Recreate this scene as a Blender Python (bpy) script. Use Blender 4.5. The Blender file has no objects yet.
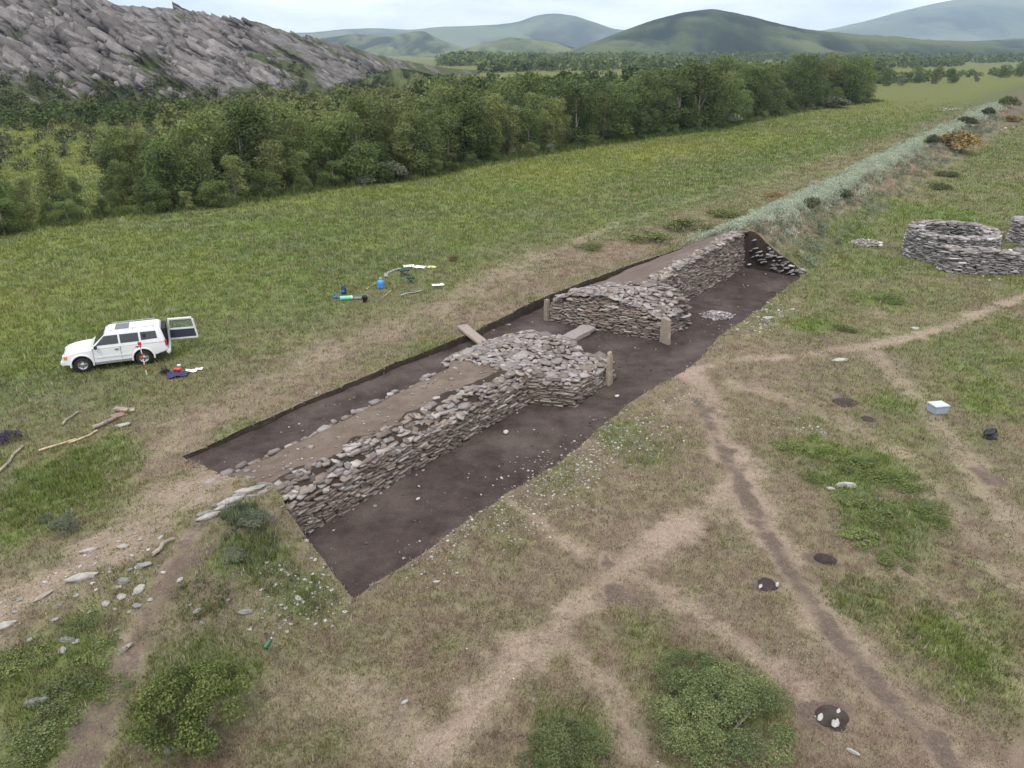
import bpy, bmesh, math, random
import numpy as np
from mathutils import Vector, Matrix, geometry

R = math.radians
random.seed(7)
rng = np.random.default_rng(7)
S = bpy.context.scene
COL = S.collection

# ------------------------------------------------------------------ camera
CAM_H = 13.4
FPX = 780.0
PITCH = math.atan((384 - 52) / FPX)
cam_d = bpy.data.cameras.new("camera")
cam_d.sensor_width = 36.0
cam_d.lens = FPX / 1024 * 36.0
cam_d.clip_start = 0.5
cam_d.clip_end = 40000
cam = bpy.data.objects.new("camera", cam_d)
cam.location = (0, 0, CAM_H)
cam.rotation_euler = (math.pi / 2 - PITCH, 0, 0)
COL.objects.link(cam)
S.camera = cam

# ------------------------------------------------------------------ light
SUN_EL, SUN_AZ = 58.0, 200.0      # azimuth clockwise from +Y (camera looks along +Y)
world = bpy.data.worlds.new("World")
S.world = world
world.use_nodes = True
wn, wl = world.node_tree.nodes, world.node_tree.links
wn.clear()
w_out = wn.new("ShaderNodeOutputWorld")
w_bg = wn.new("ShaderNodeBackground")
w_bg.inputs["Strength"].default_value = 0.11
sky = wn.new("ShaderNodeTexSky")
sky.sky_type = 'NISHITA'
sky.sun_disc = False
sky.sun_elevation = R(SUN_EL)
sky.sun_rotation = R(SUN_AZ)
sky.air_density = 1.4
sky.dust_density = 2.0
w_tc = wn.new("ShaderNodeTexCoord")
w_map = wn.new("ShaderNodeMapping")
w_map.inputs["Scale"].default_value = (1.6, 1.6, 7.0)
w_map.inputs["Location"].default_value = (0.35, 0.0, 0.2)
w_n = wn.new("ShaderNodeTexNoise")
w_n.inputs["Scale"].default_value = 2.2
w_n.inputs["Detail"].default_value = 7
w_n.inputs["Roughness"].default_value = 0.52
w_r = wn.new("ShaderNodeValToRGB")          # cloud tone
w_r.color_ramp.elements[0].position = 0.40
w_r.color_ramp.elements[0].color = (6.9, 7.15, 7.6, 1)
w_r.color_ramp.elements[1].position = 0.60
w_r.color_ramp.elements[1].color = (12.2, 12.1, 11.8, 1)
w_mix = wn.new("ShaderNodeMixRGB")
w_mix.inputs[0].default_value = 0.88
wl.new(w_tc.outputs["Generated"], w_map.inputs["Vector"])
wl.new(w_map.outputs[0], w_n.inputs["Vector"])
wl.new(w_n.outputs[0], w_r.inputs[0])
wl.new(sky.outputs[0], w_mix.inputs[1])
wl.new(w_r.outputs[0], w_mix.inputs[2])
# overcast dome: the zenith is brighter than the horizon
w_sep = wn.new("ShaderNodeSeparateXYZ")
wl.new(w_tc.outputs["Generated"], w_sep.inputs[0])
w_mr = wn.new("ShaderNodeMapRange")
w_mr.inputs["From Min"].default_value = 0.05
w_mr.inputs["From Max"].default_value = 0.9
w_mr.inputs["To Min"].default_value = 1.0
w_mr.inputs["To Max"].default_value = 2.1
wl.new(w_sep.outputs["Z"], w_mr.inputs["Value"])
w_mul = wn.new("ShaderNodeMixRGB")
w_mul.blend_type = 'MULTIPLY'
w_mul.inputs[0].default_value = 1.0
wl.new(w_mix.outputs[0], w_mul.inputs[1])
wl.new(w_mr.outputs[0], w_mul.inputs[2])
wl.new(w_mul.outputs[0], w_bg.inputs[0])
wl.new(w_bg.outputs[0], w_out.inputs[0])

sun_d = bpy.data.lights.new("sun", 'SUN')
sun_d.energy = 1.6
sun_d.angle = R(14)
sun_d.color = (1.0, 0.96, 0.9)
sun = bpy.data.objects.new("sun", sun_d)
sdir = Vector((math.sin(R(SUN_AZ)) * math.cos(R(SUN_EL)), math.cos(R(SUN_AZ)) * math.cos(R(SUN_EL)), math.sin(R(SUN_EL))))
sun.rotation_euler = sdir.to_track_quat('Z', 'Y').to_euler()
sun.location = (0, 0, 60)
COL.objects.link(sun)

S.view_settings.view_transform = 'Standard'
S.view_settings.look = 'None'
S.view_settings.exposure = 0.18
S.view_settings.gamma = 1.0
S.view_settings.use_curve_mapping = False
S.cycles.max_bounces = 6
S.cycles.diffuse_bounces = 3
S.cycles.volume_bounces = 1
S.cycles.volume_max_steps = 64
S.cycles.transparent_max_bounces = 8

# ------------------------------------------------------------------ helpers
def mesh_np(name, v, faces, mat=None, parent=None, smooth=False, attrs=None, link=True):
    """faces: list of int arrays, each (n,k)"""
    me = bpy.data.meshes.new(name)
    v = np.asarray(v, dtype=np.float32)
    if isinstance(faces, np.ndarray):
        faces = [faces]
    faces = [np.asarray(f, dtype=np.int32) for f in faces if len(f)]
    me.vertices.add(len(v))
    me.vertices.foreach_set("co", v.ravel())
    loops = np.concatenate([f.ravel() for f in faces])
    tot = np.concatenate([np.full(len(f), f.shape[1], dtype=np.int32) for f in faces])
    st = np.concatenate([[0], np.cumsum(tot)[:-1]]).astype(np.int32)
    me.loops.add(len(loops))
    me.loops.foreach_set("vertex_index", loops)
    me.polygons.add(len(tot))
    me.polygons.foreach_set("loop_start", st)
    me.polygons.foreach_set("loop_total", tot)
    if smooth:
        me.polygons.foreach_set("use_smooth", np.ones(len(tot), dtype=bool))
    me.update(calc_edges=True)
    if attrs:
        for k, a in attrs.items():
            a = np.asarray(a, dtype=np.float32)
            if a.ndim == 1:
                at = me.attributes.new(k, 'FLOAT', 'POINT')
                at.data.foreach_set("value", a)
            else:
                at = me.attributes.new(k, 'FLOAT_COLOR', 'POINT')
                if a.shape[1] == 3:
                    a = np.concatenate([a, np.ones((len(a), 1), dtype=np.float32)], axis=1)
                at.data.foreach_set("color", a.ravel())
    if mat:
        me.materials.append(mat)
    if not link:
        return me
    o = bpy.data.objects.new(name, me)
    COL.objects.link(o)
    if parent:
        o.parent = parent
    return o

def obj_bm(name, bm, mat=None, parent=None, smooth=False):
    me = bpy.data.meshes.new(name)
    bmesh.ops.recalc_face_normals(bm, faces=bm.faces[:])
    bm.to_mesh(me)
    bm.free()
    if mat:
        me.materials.append(mat)
    if smooth:
        for p in me.polygons:
            p.use_smooth = True
    o = bpy.data.objects.new(name, me)
    COL.objects.link(o)
    if parent:
        o.parent = parent
    return o

def tag(o, label=None, cat=None, group=None, kind=None):
    if label: o["label"] = label
    if cat: o["category"] = cat
    if group: o["group"] = group
    if kind: o["kind"] = kind
    return o

def empty(name, loc=(0, 0, 0), rotz=0.0, label=None, cat=None, group=None):
    o = bpy.data.objects.new(name, None)
    o.empty_display_size = 0.3
    COL.objects.link(o)
    o.location = loc
    o.rotation_euler = (0, 0, rotz)
    return tag(o, label, cat, group)

def copy_tree(root, loc=None, rotz=None, scale=None, label=None, group=None):
    kids = [c for c in PROTO_KIDS.get(root.name, [])]
    r = root.copy()
    COL.objects.link(r)
    if loc is not None: r.location = loc
    if rotz is not None: r.rotation_euler = (0, 0, rotz)
    if scale is not None: r.scale = scale
    if label: r["label"] = label
    if group: r["group"] = group
    for ch in kids:
        c = ch.copy()
        COL.objects.link(c)
        c.parent = r
    return r
PROTO_KIDS = {}

def hash01(ix, iy, seed):
    h = (ix.astype(np.int64) * 374761393 + iy.astype(np.int64) * 668265263 + seed * 974634777) & 0xFFFFFFFF
    h = ((h ^ (h >> 13)) * 1274126177) & 0xFFFFFFFF
    h = h ^ (h >> 16)
    return (h & 0xFFFFFF) / float(0xFFFFFF)

def vnoise(x, y, seed=0):
    x = np.asarray(x, dtype=np.float64); y = np.asarray(y, dtype=np.float64)
    ix = np.floor(x).astype(np.int64); iy = np.floor(y).astype(np.int64)
    fx = x - ix; fy = y - iy
    fx = fx * fx * (3 - 2 * fx); fy = fy * fy * (3 - 2 * fy)
    a = hash01(ix, iy, seed); b = hash01(ix + 1, iy, seed)
    c = hash01(ix, iy + 1, seed); d = hash01(ix + 1, iy + 1, seed)
    return (a * (1 - fx) + b * fx) * (1 - fy) + (c * (1 - fx) + d * fx) * fy

def fbm(x, y, seed=0, oct=4, gain=0.5):
    s = 0; a = 1; t = 0
    x = np.asarray(x, dtype=np.float64); y = np.asarray(y, dtype=np.float64)
    for i in range(oct):
        s = s + a * vnoise(x, y, seed + i * 17)
        t += a; a *= gain
        x = x * 2.03 + 11.3; y = y * 2.03 - 7.1
    return s / t

def sstep(a, b, x):
    t = np.clip((np.asarray(x, dtype=np.float64) - a) / (b - a), 0, 1)
    return t * t * (3 - 2 * t)

# ---- trench frame: u along the wall, v across it
ANG = R(54.0)
UX, UY = math.cos(ANG), math.sin(ANG)
VX, VY = -math.sin(ANG), math.cos(ANG)
OX, OY = -4.19, 16.91
def uv2w(u, v):
    u = np.asarray(u, dtype=np.float64); v = np.asarray(v, dtype=np.float64)
    return OX + u * UX + v * VX, OY + u * UY + v * VY
def w2uv(x, y):
    x = np.asarray(x, dtype=np.float64) - OX; y = np.asarray(y, dtype=np.float64) - OY
    return x * UX + y * UY, x * VX + y * VY

FLOOR = -0.42
def height(x, y):
    """ground height of the whole valley floor, with the old bank running along u"""
    x = np.asarray(x, dtype=np.float64); y = np.asarray(y, dtype=np.float64)
    u, v = w2uv(x, y)
    v = v - np.clip(u - 41, 0, 260) * 0.022
    hc = np.interp(u, [-40, -12, -3, 0, 8, 14, 28, 41, 60, 130, 300], [0.0, 0.35, 1.0, 1.18, 1.2, 1.25, 1.9, 2.2, 1.75, 1.5, 1.1])
    ex = np.interp(u, [0, 20, 41], [0.85, 1.1, 1.45])
    foot = np.interp(u, [0, 0.5, 2.2, 39.5, 41.15, 41.3], [0.25, 0.25, 2.6, 2.6, 0.9, 0.25])
    t = np.clip((v - foot) / (4.5 - foot), 0, 1)
    pf = np.where(u < 30, 1 - (1 - t) ** 1.4, t ** ex)
    pb = np.interp(v, [4.5, 6.2, 7.8, 10.2, 12.0], [1.0, 0.86, 0.5, 0.09, 0.0])
    b = hc * np.where(v < 4.5, pf, pb)
    b = b * (0.93 + 0.14 * vnoise(u * 0.35, v * 0.4, 5))
    d = np.sqrt(x * x + y * y)
    n = (fbm(x * 0.06, y * 0.06, 3, 3) - 0.5) * 0.35 * sstep(20, 80, d)
    n = n + (fbm(x * 0.9, y * 0.9, 9, 3) - 0.5) * 0.10
    return b + n * (1 - 0.5 * np.clip(b, 0, 1))

def ray(px, py):
    s, c = math.sin(PITCH), math.cos(PITCH)
    dn = s - (384 - py) / FPX * c
    fw = c + (384 - py) / FPX * s
    return (px - 512) / FPX, fw, -dn
def G(px, py, zo=0.0):
    """ground point seen at a pixel of the photo"""
    dx, dy, dz = ray(px, py)
    z = 0.0
    for _ in range(12):
        t = (CAM_H - z) / -dz
        zn = float(height(dx * t, dy * t)) + zo
        z = 0.5 * z + 0.5 * zn
    return Vector((dx * t, dy * t, z - zo))
def GD(px, py, zfix):
    dx, dy, dz = ray(px, py)
    t = (CAM_H - zfix) / -dz
    return Vector((dx * t, dy * t, zfix))
def P(px, py, Y):
    """a point at forward distance Y seen at a pixel"""
    dx, dy, dz = ray(px, py)
    t = Y / dy
    return Vector((dx * t, Y, CAM_H + dz * t))
def hz(x, y):
    return float(height(np.array([x]), np.array([y]))[0])

# ------------------------------------------------------------------ materials
def new_mat(name):
    m = bpy.data.materials.new(name)
    m.use_nodes = True
    nt = m.node_tree
    b = nt.nodes["Principled BSDF"]
    b.inputs["Roughness"].default_value = 0.85
    b.inputs["Specular IOR Level"].default_value = 0.2
    return m, nt, b

def plain(name, col, rough=0.6, metal=0.0, spec=0.4, var=0.12, scale=14.0, coat=0.0):
    m, nt, b = new_mat(name)
    n = nt.nodes.new("ShaderNodeTexNoise"); n.inputs["Scale"].default_value = scale; n.inputs["Detail"].default_value = 5
    tc = nt.nodes.new("ShaderNodeTexCoord")
    nt.links.new(tc.outputs["Object"], n.inputs["Vector"])
    r = nt.nodes.new("ShaderNodeValToRGB")
    r.color_ramp.elements[0].position = 0.3; r.color_ramp.elements[1].position = 0.7
    r.color_ramp.elements[0].color = tuple(c * (1 - var) for c in col) + (1,)
    r.color_ramp.elements[1].color = tuple(min(1, c * (1 + var)) for c in col) + (1,)
    nt.links.new(n.outputs[0], r.inputs[0])
    nt.links.new(r.outputs[0], b.inputs["Base Color"])
    b.inputs["Roughness"].default_value = rough
    b.inputs["Metallic"].default_value = metal
    b.inputs["Specular IOR Level"].default_value = spec
    b.inputs["Coat Weight"].default_value = coat
    return m

def N(nt, t, **kw):
    n = nt.nodes.new(t)
    for k, v in kw.items():
        if k in n.inputs: n.inputs[k].default_value = v
        else: setattr(n, k, v)
    return n
def noise(nt, vec, scale, detail=4, rough=0.55):
    n = N(nt, "ShaderNodeTexNoise", Scale=scale, Detail=detail, Roughness=rough)
    nt.links.new(vec, n.inputs["Vector"])
    return n.outputs[0]
def ramp(nt, fac, stops):
    r = nt.nodes.new("ShaderNodeValToRGB")
    e = r.color_ramp.elements
    while len(e) < len(stops): e.new(0.5)
    for el, (p, c) in zip(e, stops):
        el.position = p
        el.color = (c, c, c, 1) if not isinstance(c, tuple) else c + (1,)
    nt.links.new(fac, r.inputs[0])
    return r.outputs[0]
def mix(nt, fac, a, b, typ='MIX'):
    m = N(nt, "ShaderNodeMixRGB", blend_type=typ)
    for i, s in ((0, fac), (1, a), (2, b)):
        if isinstance(s, (int, float)): m.inputs[i].default_value = s if i == 0 else (s, s, s, 1)
        elif isinstance(s, tuple): m.inputs[i].default_value = s + (1,)
        else: nt.links.new(s, m.inputs[i])
    return m.outputs[0]
def math_n(nt, op, a, b=None, clamp=False):
    m = N(nt, "ShaderNodeMath", operation=op, use_clamp=clamp)
    for i, s in ((0, a), (1, b)):
        if s is None: continue
        if isinstance(s, (int, float)): m.inputs[i].default_value = s
        else: nt.links.new(s, m.inputs[i])
    return m.outputs[0]
def attr(nt, name, out="Fac"):
    a = N(nt, "ShaderNodeAttribute", attribute_name=name)
    return a.outputs[out]
def pos(nt):
    return N(nt, "ShaderNodeNewGeometry").outputs["Position"]
def bump(nt, b, h, strength, dist):
    bp = N(nt, "ShaderNodeBump", Strength=strength, Distance=dist)
    nt.links.new(h, bp.inputs["Height"])
    nt.links.new(bp.outputs[0], b.inputs["Normal"])

def ground_material():
    m, nt, b = new_mat("meadow_ground")
    p = pos(nt)
    fine = noise(nt, p, 9.0, 6, 0.7)
    mid = noise(nt, p, 1.6, 6, 0.62)
    big = noise(nt, p, 0.22, 5, 0.6)
    vf = noise(nt, p, 34.0, 4, 0.7)
    green = attr(nt, "green"); path = attr(nt, "path"); dirt = attr(nt, "dirt"); yel = attr(nt, "yellow"); far = attr(nt, "far")
    # dry turf
    dry = mix(nt, ramp(nt, mid, [(0.32, 0.0), (0.68, 1.0)]), (0.128, 0.095, 0.072), (0.226, 0.171, 0.130))
    grn = mix(nt, ramp(nt, mid, [(0.3, 0.0), (0.7, 1.0)]), (0.072, 0.102, 0.024), (0.146, 0.185, 0.048))
    grn = mix(nt, ramp(nt, big, [(0.35, 0.0), (0.66, 0.75)]), grn, (0.088, 0.112, 0.060))
    grn = mix(nt, yel, grn, (0.205, 0.212, 0.048))
    g = math_n(nt, 'ADD', green, math_n(nt, 'MULTIPLY', math_n(nt, 'SUBTRACT', math_n(nt, 'ADD', math_n(nt, 'MULTIPLY', mid, 0.6), math_n(nt, 'MULTIPLY', fine, 0.4)), 0.5), 2.2), True)
    col = mix(nt, g, dry, grn)
    pn = math_n(nt, 'ADD', path, math_n(nt, 'MULTIPLY', math_n(nt, 'SUBTRACT', math_n(nt, 'ADD', math_n(nt, 'MULTIPLY', mid, .5), math_n(nt, 'MULTIPLY', fine, .5)), 0.5), 1.9))
    pf = math_n(nt, 'MULTIPLY', ramp(nt, pn, [(0.15, 0.0), (0.95, 0.95)]), ramp(nt, path, [(0.02, 0.0), (0.15, 1.0)]))
    pcol = mix(nt, ramp(nt, fine, [(0.3, 0.0), (0.7, 1.0)]), (0.198, 0.148, 0.117), (0.335, 0.260, 0.204))
    col = mix(nt, pf, col, pcol)
    dn = math_n(nt, 'ADD', dirt, math_n(nt, 'MULTIPLY', math_n(nt, 'SUBTRACT', math_n(nt, 'ADD', math_n(nt, 'MULTIPLY', mid, 0.5), math_n(nt, 'MULTIPLY', fine, 0.5)), 0.5), 3.4))
    df = math_n(nt, 'MULTIPLY', ramp(nt, dn, [(0.3, 0.0), (0.7, 1.0)]), ramp(nt, dirt, [(0.02, 0.0), (0.2, 1.0)]))
    dcol = mix(nt, ramp(nt, fine, [(0.3, 0.0), (0.7, 1.0)]), (0.066, 0.049, 0.040), (0.150, 0.114, 0.092))
    col = mix(nt, df, col, dcol)
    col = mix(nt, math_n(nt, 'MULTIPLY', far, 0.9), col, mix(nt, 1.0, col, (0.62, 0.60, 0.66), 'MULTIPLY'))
    # speckle of straw, litter, soil
    col = mix(nt, ramp(nt, vf, [(0.3, 0.75), (0.5, 0.0)]), col, mix(nt, 0.55, col, (0.03, 0.026, 0.018)))
    col = mix(nt, ramp(nt, vf, [(0.55, 0.0), (0.70, 0.6)]), col, mix(nt, 0.5, col, (0.42, 0.37, 0.28)))
    nt.links.new(col, b.inputs["Base Color"])
    b.inputs["Roughness"].default_value = 0.95
    b.inputs["Specular IOR Level"].default_value = 0.05
    bump(nt, b, math_n(nt, 'ADD', fine, math_n(nt, 'MULTIPLY', vf, 0.5)), 0.7, 0.07)
    return m

def soil_material(name, c0, c1, spk=0.0, scale=1.0, dust=(0.12, 0.10, 0.09)):
    m, nt, b = new_mat(name)
    p = pos(nt)
    n1 = noise(nt, p, 1.3 * scale, 6, 0.65); n2 = noise(nt, p, 16.0 * scale, 5, 0.7); n3 = noise(nt, p, 45 * scale, 3, 0.6)
    n4 = noise(nt, p, 0.35 * scale, 4, 0.6)
    col = mix(nt, ramp(nt, n1, [(0.3, 0.0), (0.7, 1.0)]), c0, c1)
    col = mix(nt, ramp(nt, n4, [(0.45, 0.0), (0.68, 0.6)]), col, dust)
    col = mix(nt, ramp(nt, n2, [(0.3, 0.5), (0.55, 0.0)]), col, tuple(c * 0.55 for c in c0))
    if spk:
        col = mix(nt, ramp(nt, n3, [(0.66, 0.0), (0.74, spk)]), col, (0.34, 0.31, 0.28))
    nt.links.new(col, b.inputs["Base Color"])
    b.inputs["Roughness"].default_value = 0.95
    b.inputs["Specular IOR Level"].default_value = 0.08
    bump(nt, b, math_n(nt, 'ADD', n2, math_n(nt, 'MULTIPLY', n3, 0.4)), 0.6, 0.05)
    return m

def stone_material(name="slate_stone", lich=0.25):
    m, nt, b = new_mat(name)
    p = pos(nt)
    c = attr(nt, "Col", "Color")
    n1 = noise(nt, p, 7.0, 5, 0.65); n2 = noise(nt, p, 30.0, 4, 0.7)
    col = mix(nt, ramp(nt, n1, [(0.3, 0.0), (0.7, 1.0)]), mix(nt, 1.0, c, (0.70, 0.69, 0.70), 'MULTIPLY'), mix(nt, 1.0, c, (1.15, 1.14, 1.12), 'MULTIPLY'))
    col = mix(nt, ramp(nt, n2, [(0.60, 0.0), (0.70, lich)]), col, (0.40, 0.41, 0.36))
    nt.links.new(col, b.inputs["Base Color"])
    b.inputs["Roughness"].default_value = 0.85
    b.inputs["Specular IOR Level"].default_value = 0.25
    bump(nt, b, math_n(nt, 'ADD', n1, n2), 0.35, 0.02)
    return m

def leaf_material(name, dark, light, third=None, trans=0.25):
    m, nt, b = new_mat(name)
    t = attr(nt, "tone")
    oi = N(nt, "ShaderNodeObjectInfo")
    col = mix(nt, t, dark, light)
    if third:
        col = mix(nt, ramp(nt, oi.outputs["Random"], [(0.3, 0.0), (1.0, 0.75)]), col, third)
    val = math_n(nt, 'ADD', math_n(nt, 'MULTIPLY', math_n(nt, 'FRACT', math_n(nt, 'MULTIPLY', oi.outputs["Random"], 7.31)), 0.65), 0.70)
    col = mix(nt, 1.0, col, val, 'MULTIPLY')
    nt.links.new(col, b.inputs["Base Color"])
    b.inputs["Roughness"].default_value = 0.7
    b.inputs["Specular IOR Level"].default_value = 0.15
    if trans:
        tr = N(nt, "ShaderNodeBsdfTranslucent")
        nt.links.new(col, tr.inputs["Color"])
        ms = N(nt, "ShaderNodeMixShader")
        ms.inputs[0].default_value = trans
        nt.links.new(b.outputs[0], ms.inputs[1]); nt.links.new(tr.outputs[0], ms.inputs[2])
        nt.links.new(ms.outputs[0], nt.nodes["Material Output"].inputs["Surface"])
    return m

def grass_material():
    m, nt, b = new_mat("grass_blades")
    c = attr(nt, "Col", "Color")
    nt.links.new(c, b.inputs["Base Color"])
    b.inputs["Roughness"].default_value = 0.8
    b.inputs["Specular IOR Level"].default_value = 0.1
    tr = N(nt, "ShaderNodeBsdfTranslucent")
    nt.links.new(c, tr.inputs["Color"])
    ms = N(nt, "ShaderNodeMixShader"); ms.inputs[0].default_value = 0.3
    nt.links.new(b.outputs[0], ms.inputs[1]); nt.links.new(tr.outputs[0], ms.inputs[2])
    nt.links.new(ms.outputs[0], nt.nodes["Material Output"].inputs["Surface"])
    return m

M_GROUND = ground_material()
M_FLOOR = soil_material("dark_trench_soil", (0.030, 0.022, 0.020), (0.072, 0.054, 0.049), 0.8, 1.0, (0.120, 0.096, 0.085))
M_SIDE = soil_material("cut_soil", (0.030, 0.022, 0.019), (0.060, 0.045, 0.038), 0.2, 2.0, (0.075, 0.057, 0.046))
M_EARTH = soil_material("pale_bank_earth", (0.100, 0.076, 0.060), (0.165, 0.128, 0.104), 0.25, 1.2, (0.195, 0.155, 0.125))
M_STONE = stone_material()
M_BARK = plain("pale_bark", (0.22, 0.20, 0.17), 0.9, var=0.4, scale=6)
M_LEAF_A = leaf_material("broad_leaves", (0.030, 0.050, 0.016), (0.130, 0.172, 0.052), (0.118, 0.150, 0.050))
M_LEAF_B = leaf_material("birch_leaves", (0.062, 0.088, 0.028), (0.190, 0.230, 0.076), (0.180, 0.190, 0.070))
M_LEAF_W = leaf_material("willow_leaves", (0.080, 0.098, 0.060), (0.215, 0.240, 0.160))
M_LEAF_S = leaf_material("shrub_leaves", (0.042, 0.060, 0.025), (0.180, 0.208, 0.086))
M_LEAF_Y = leaf_material("bright_shrub_leaves", (0.046, 0.068, 0.020), (0.195, 0.230, 0.074))
M_LEAF_P = leaf_material("purple_flower_heads", (0.045, 0.052, 0.034), (0.170, 0.115, 0.225))
M_LEAF_O = leaf_material("ochre_leaves", (0.100, 0.078, 0.032), (0.285, 0.205, 0.085))
M_LEAF_D = leaf_material("dull_shrub_leaves", (0.044, 0.052, 0.026), (0.125, 0.138, 0.070))
M_SAGE = leaf_material("sagebrush_leaves", (0.255, 0.295, 0.210), (0.520, 0.575, 0.440))
M_GRASS = grass_material()

# ------------------------------------------------------------------ ground cover map (paths, soil, greener turf)
def gl(pts):
    return [tuple(G(x, y)[:2]) for x, y in pts]
PATHS = [  # (pixel polyline, half width m, strength)
    ([(1040, 294), (1000, 305), (960, 322), (915, 336), (870, 346), (800, 355), (730, 360), (690, 372)], 0.42, 1.0),
    ([(690, 372), (700, 400), (720, 440), (745, 490), (790, 570), (850, 650), (905, 710), (960, 775)], 0.75, 0.85),
    ([(750, 475), (690, 520), (620, 568), (560, 620), (500, 680), (430, 765)], 0.62, 0.9),
    ([(500, 490), (535, 520), (575, 548), (620, 570), (660, 590), (720, 630), (790, 680), (840, 725)], 0.34, 0.85),
    ([(555, 625), (585, 660), (612, 705), (645, 770)], 0.40, 0.75),
    ([(870, 352), (900, 380), (925, 405), (960, 450), (1000, 510), (1030, 550)], 0.65, 0.8),
    ([(740, 385), (800, 405), (850, 425), (900, 455), (950, 515), (1030, 590)], 0.60, 0.65),
    ([(890, 560), (950, 600), (1030, 690)], 0.40, 0.55),
    ([(250, 470), (190, 490), (140, 525), (60, 575), (-10, 620)], 1.5, 0.85),
    ([(190, 535), (165, 575), (140, 630), (110, 700), (80, 775)], 0.42, 1.0),
    ([(120, 470), (180, 435), (250, 395), (330, 352), (450, 302), (540, 255)], 1.5, 0.50),
    ([(540, 258), (620, 222), (700, 198), (780, 174), (850, 150)], 0.6, 0.55),
    ([(240, 700), (330, 690), (420, 740)], 1.0, 0.5),
    ([(660, 415), (690, 372), (760, 330), (800, 300)], 0.5, 0.4),
    ([(870, 300), (885, 325), (900, 345)], 0.3, 0.5),
]
PATHS = [(gl(p), w * .85, s) for p, w, s in PATHS]
DIRT = [  # blobs (pixel, radius m, strength)
    (612, 592, .55, .8), (607, 565, .4, .75), (640, 597, .5, .6), (735, 470, .5, .9), (715, 430, .5, .8), (705, 408, .4, .8), (728, 450, .35, .8),
    (845, 402, .55, .8), (868, 419, .4, .8), (990, 480, .6, .7), (960, 500, .5, .5), (825, 560, .36, 1.2), (766, 584, .38, 1.1), (832, 720, .55, 1.2),
    (290, 600, .3, .4), (400, 720, .3, .4), (700, 690, .3, .5), (185, 560, .9, .75), (200, 590, .8, .65), (225, 600, .7, .6), (150, 640, .6, .5), (215, 545, .6, .6), (270, 540, .4, .6), (785, 640, .3, .3),
    (400, 388, .5, .7), (325, 395, .5, .5), (285, 420, .4, .4), (410, 335, .6, .5), (450, 300, .7, .4), (590, 235, 1.0, .4), (640, 400, .3, .5), (70, 480, .5, .2),
    (935, 735, .5, .7), (1000, 715, .4, .5), (945, 610, .4, .6), (890, 640, .3, .4), (560, 250, 1.2, .4), (700, 260, .3, .3)]
DIRT = [(tuple(G(x, y)[:2]), r, s) for x, y, r, s in DIRT]
RUT = gl([(697, 400), (720, 445), (748, 500), (770, 540), (795, 580), (850, 655), (905, 715), (955, 770)])
BROWN = gl([(205, 520), (178, 560), (155, 610), (128, 660), (100, 720), (78, 775)])
GREEN = [  # greener turf blobs (pixel, radius m, strength)
    (60, 490, 2.6, .8), (100, 460, 2.0, .6), (20, 520, 2.0, .7), (860, 470, 2.4, .75), (900, 520, 2.2, .75), (820, 450, 1.6, .6), (950, 640, 1.6, .6), (860, 600, 1.3, .5),
    (560, 470, 1.5, .35), (640, 450, 1.6, .5), (625, 430, 1.2, .4), (640, 640, 1.3, .3), (715, 690, 1.6, .5), (565, 740, 1.0, .5), (195, 690, 1.7, .6),
    (60, 680, 2.2, .7), (120, 650, 1.2, .4), (40, 740, 2.0, .6), (250, 555, 1.3, .8), (300, 590, 1.0, .5), (880, 300, 2.0, .4), (820, 325, 1.4, .5), (900, 405, 1.5, .4),
    (980, 690, 1.5, .4), (1000, 620, 1.2, .3), (440, 350, 2.2, .4), (360, 390, 1.6, .4), (240, 430, 1.5, .4), (520, 300, 1.5, .3), (330, 430, 1.5, .25), (690, 440, .8, .2),
    (960, 350, 4.0, .5), (1000, 400, 2.5, .55), (1010, 330, 3.0, .4), (840, 230, 4, .5), (930, 215, 6, .5)]
GREEN = [(tuple(G(x, y)[:2]), r, s) for x, y, r, s in GREEN]

def seg_dist(x, y, line):
    d = np.full(x.shape, 1e9)
    for (ax, ay), (bx, by) in zip(line[:-1], line[1:]):
        vx, vy = bx - ax, by - ay
        L = vx * vx + vy * vy
        t = np.clip(((x - ax) * vx + (y - ay) * vy) / L, 0, 1)
        d = np.minimum(d, (x - ax - t * vx) ** 2 + (y - ay - t * vy) ** 2)
    return np.sqrt(d)

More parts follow.
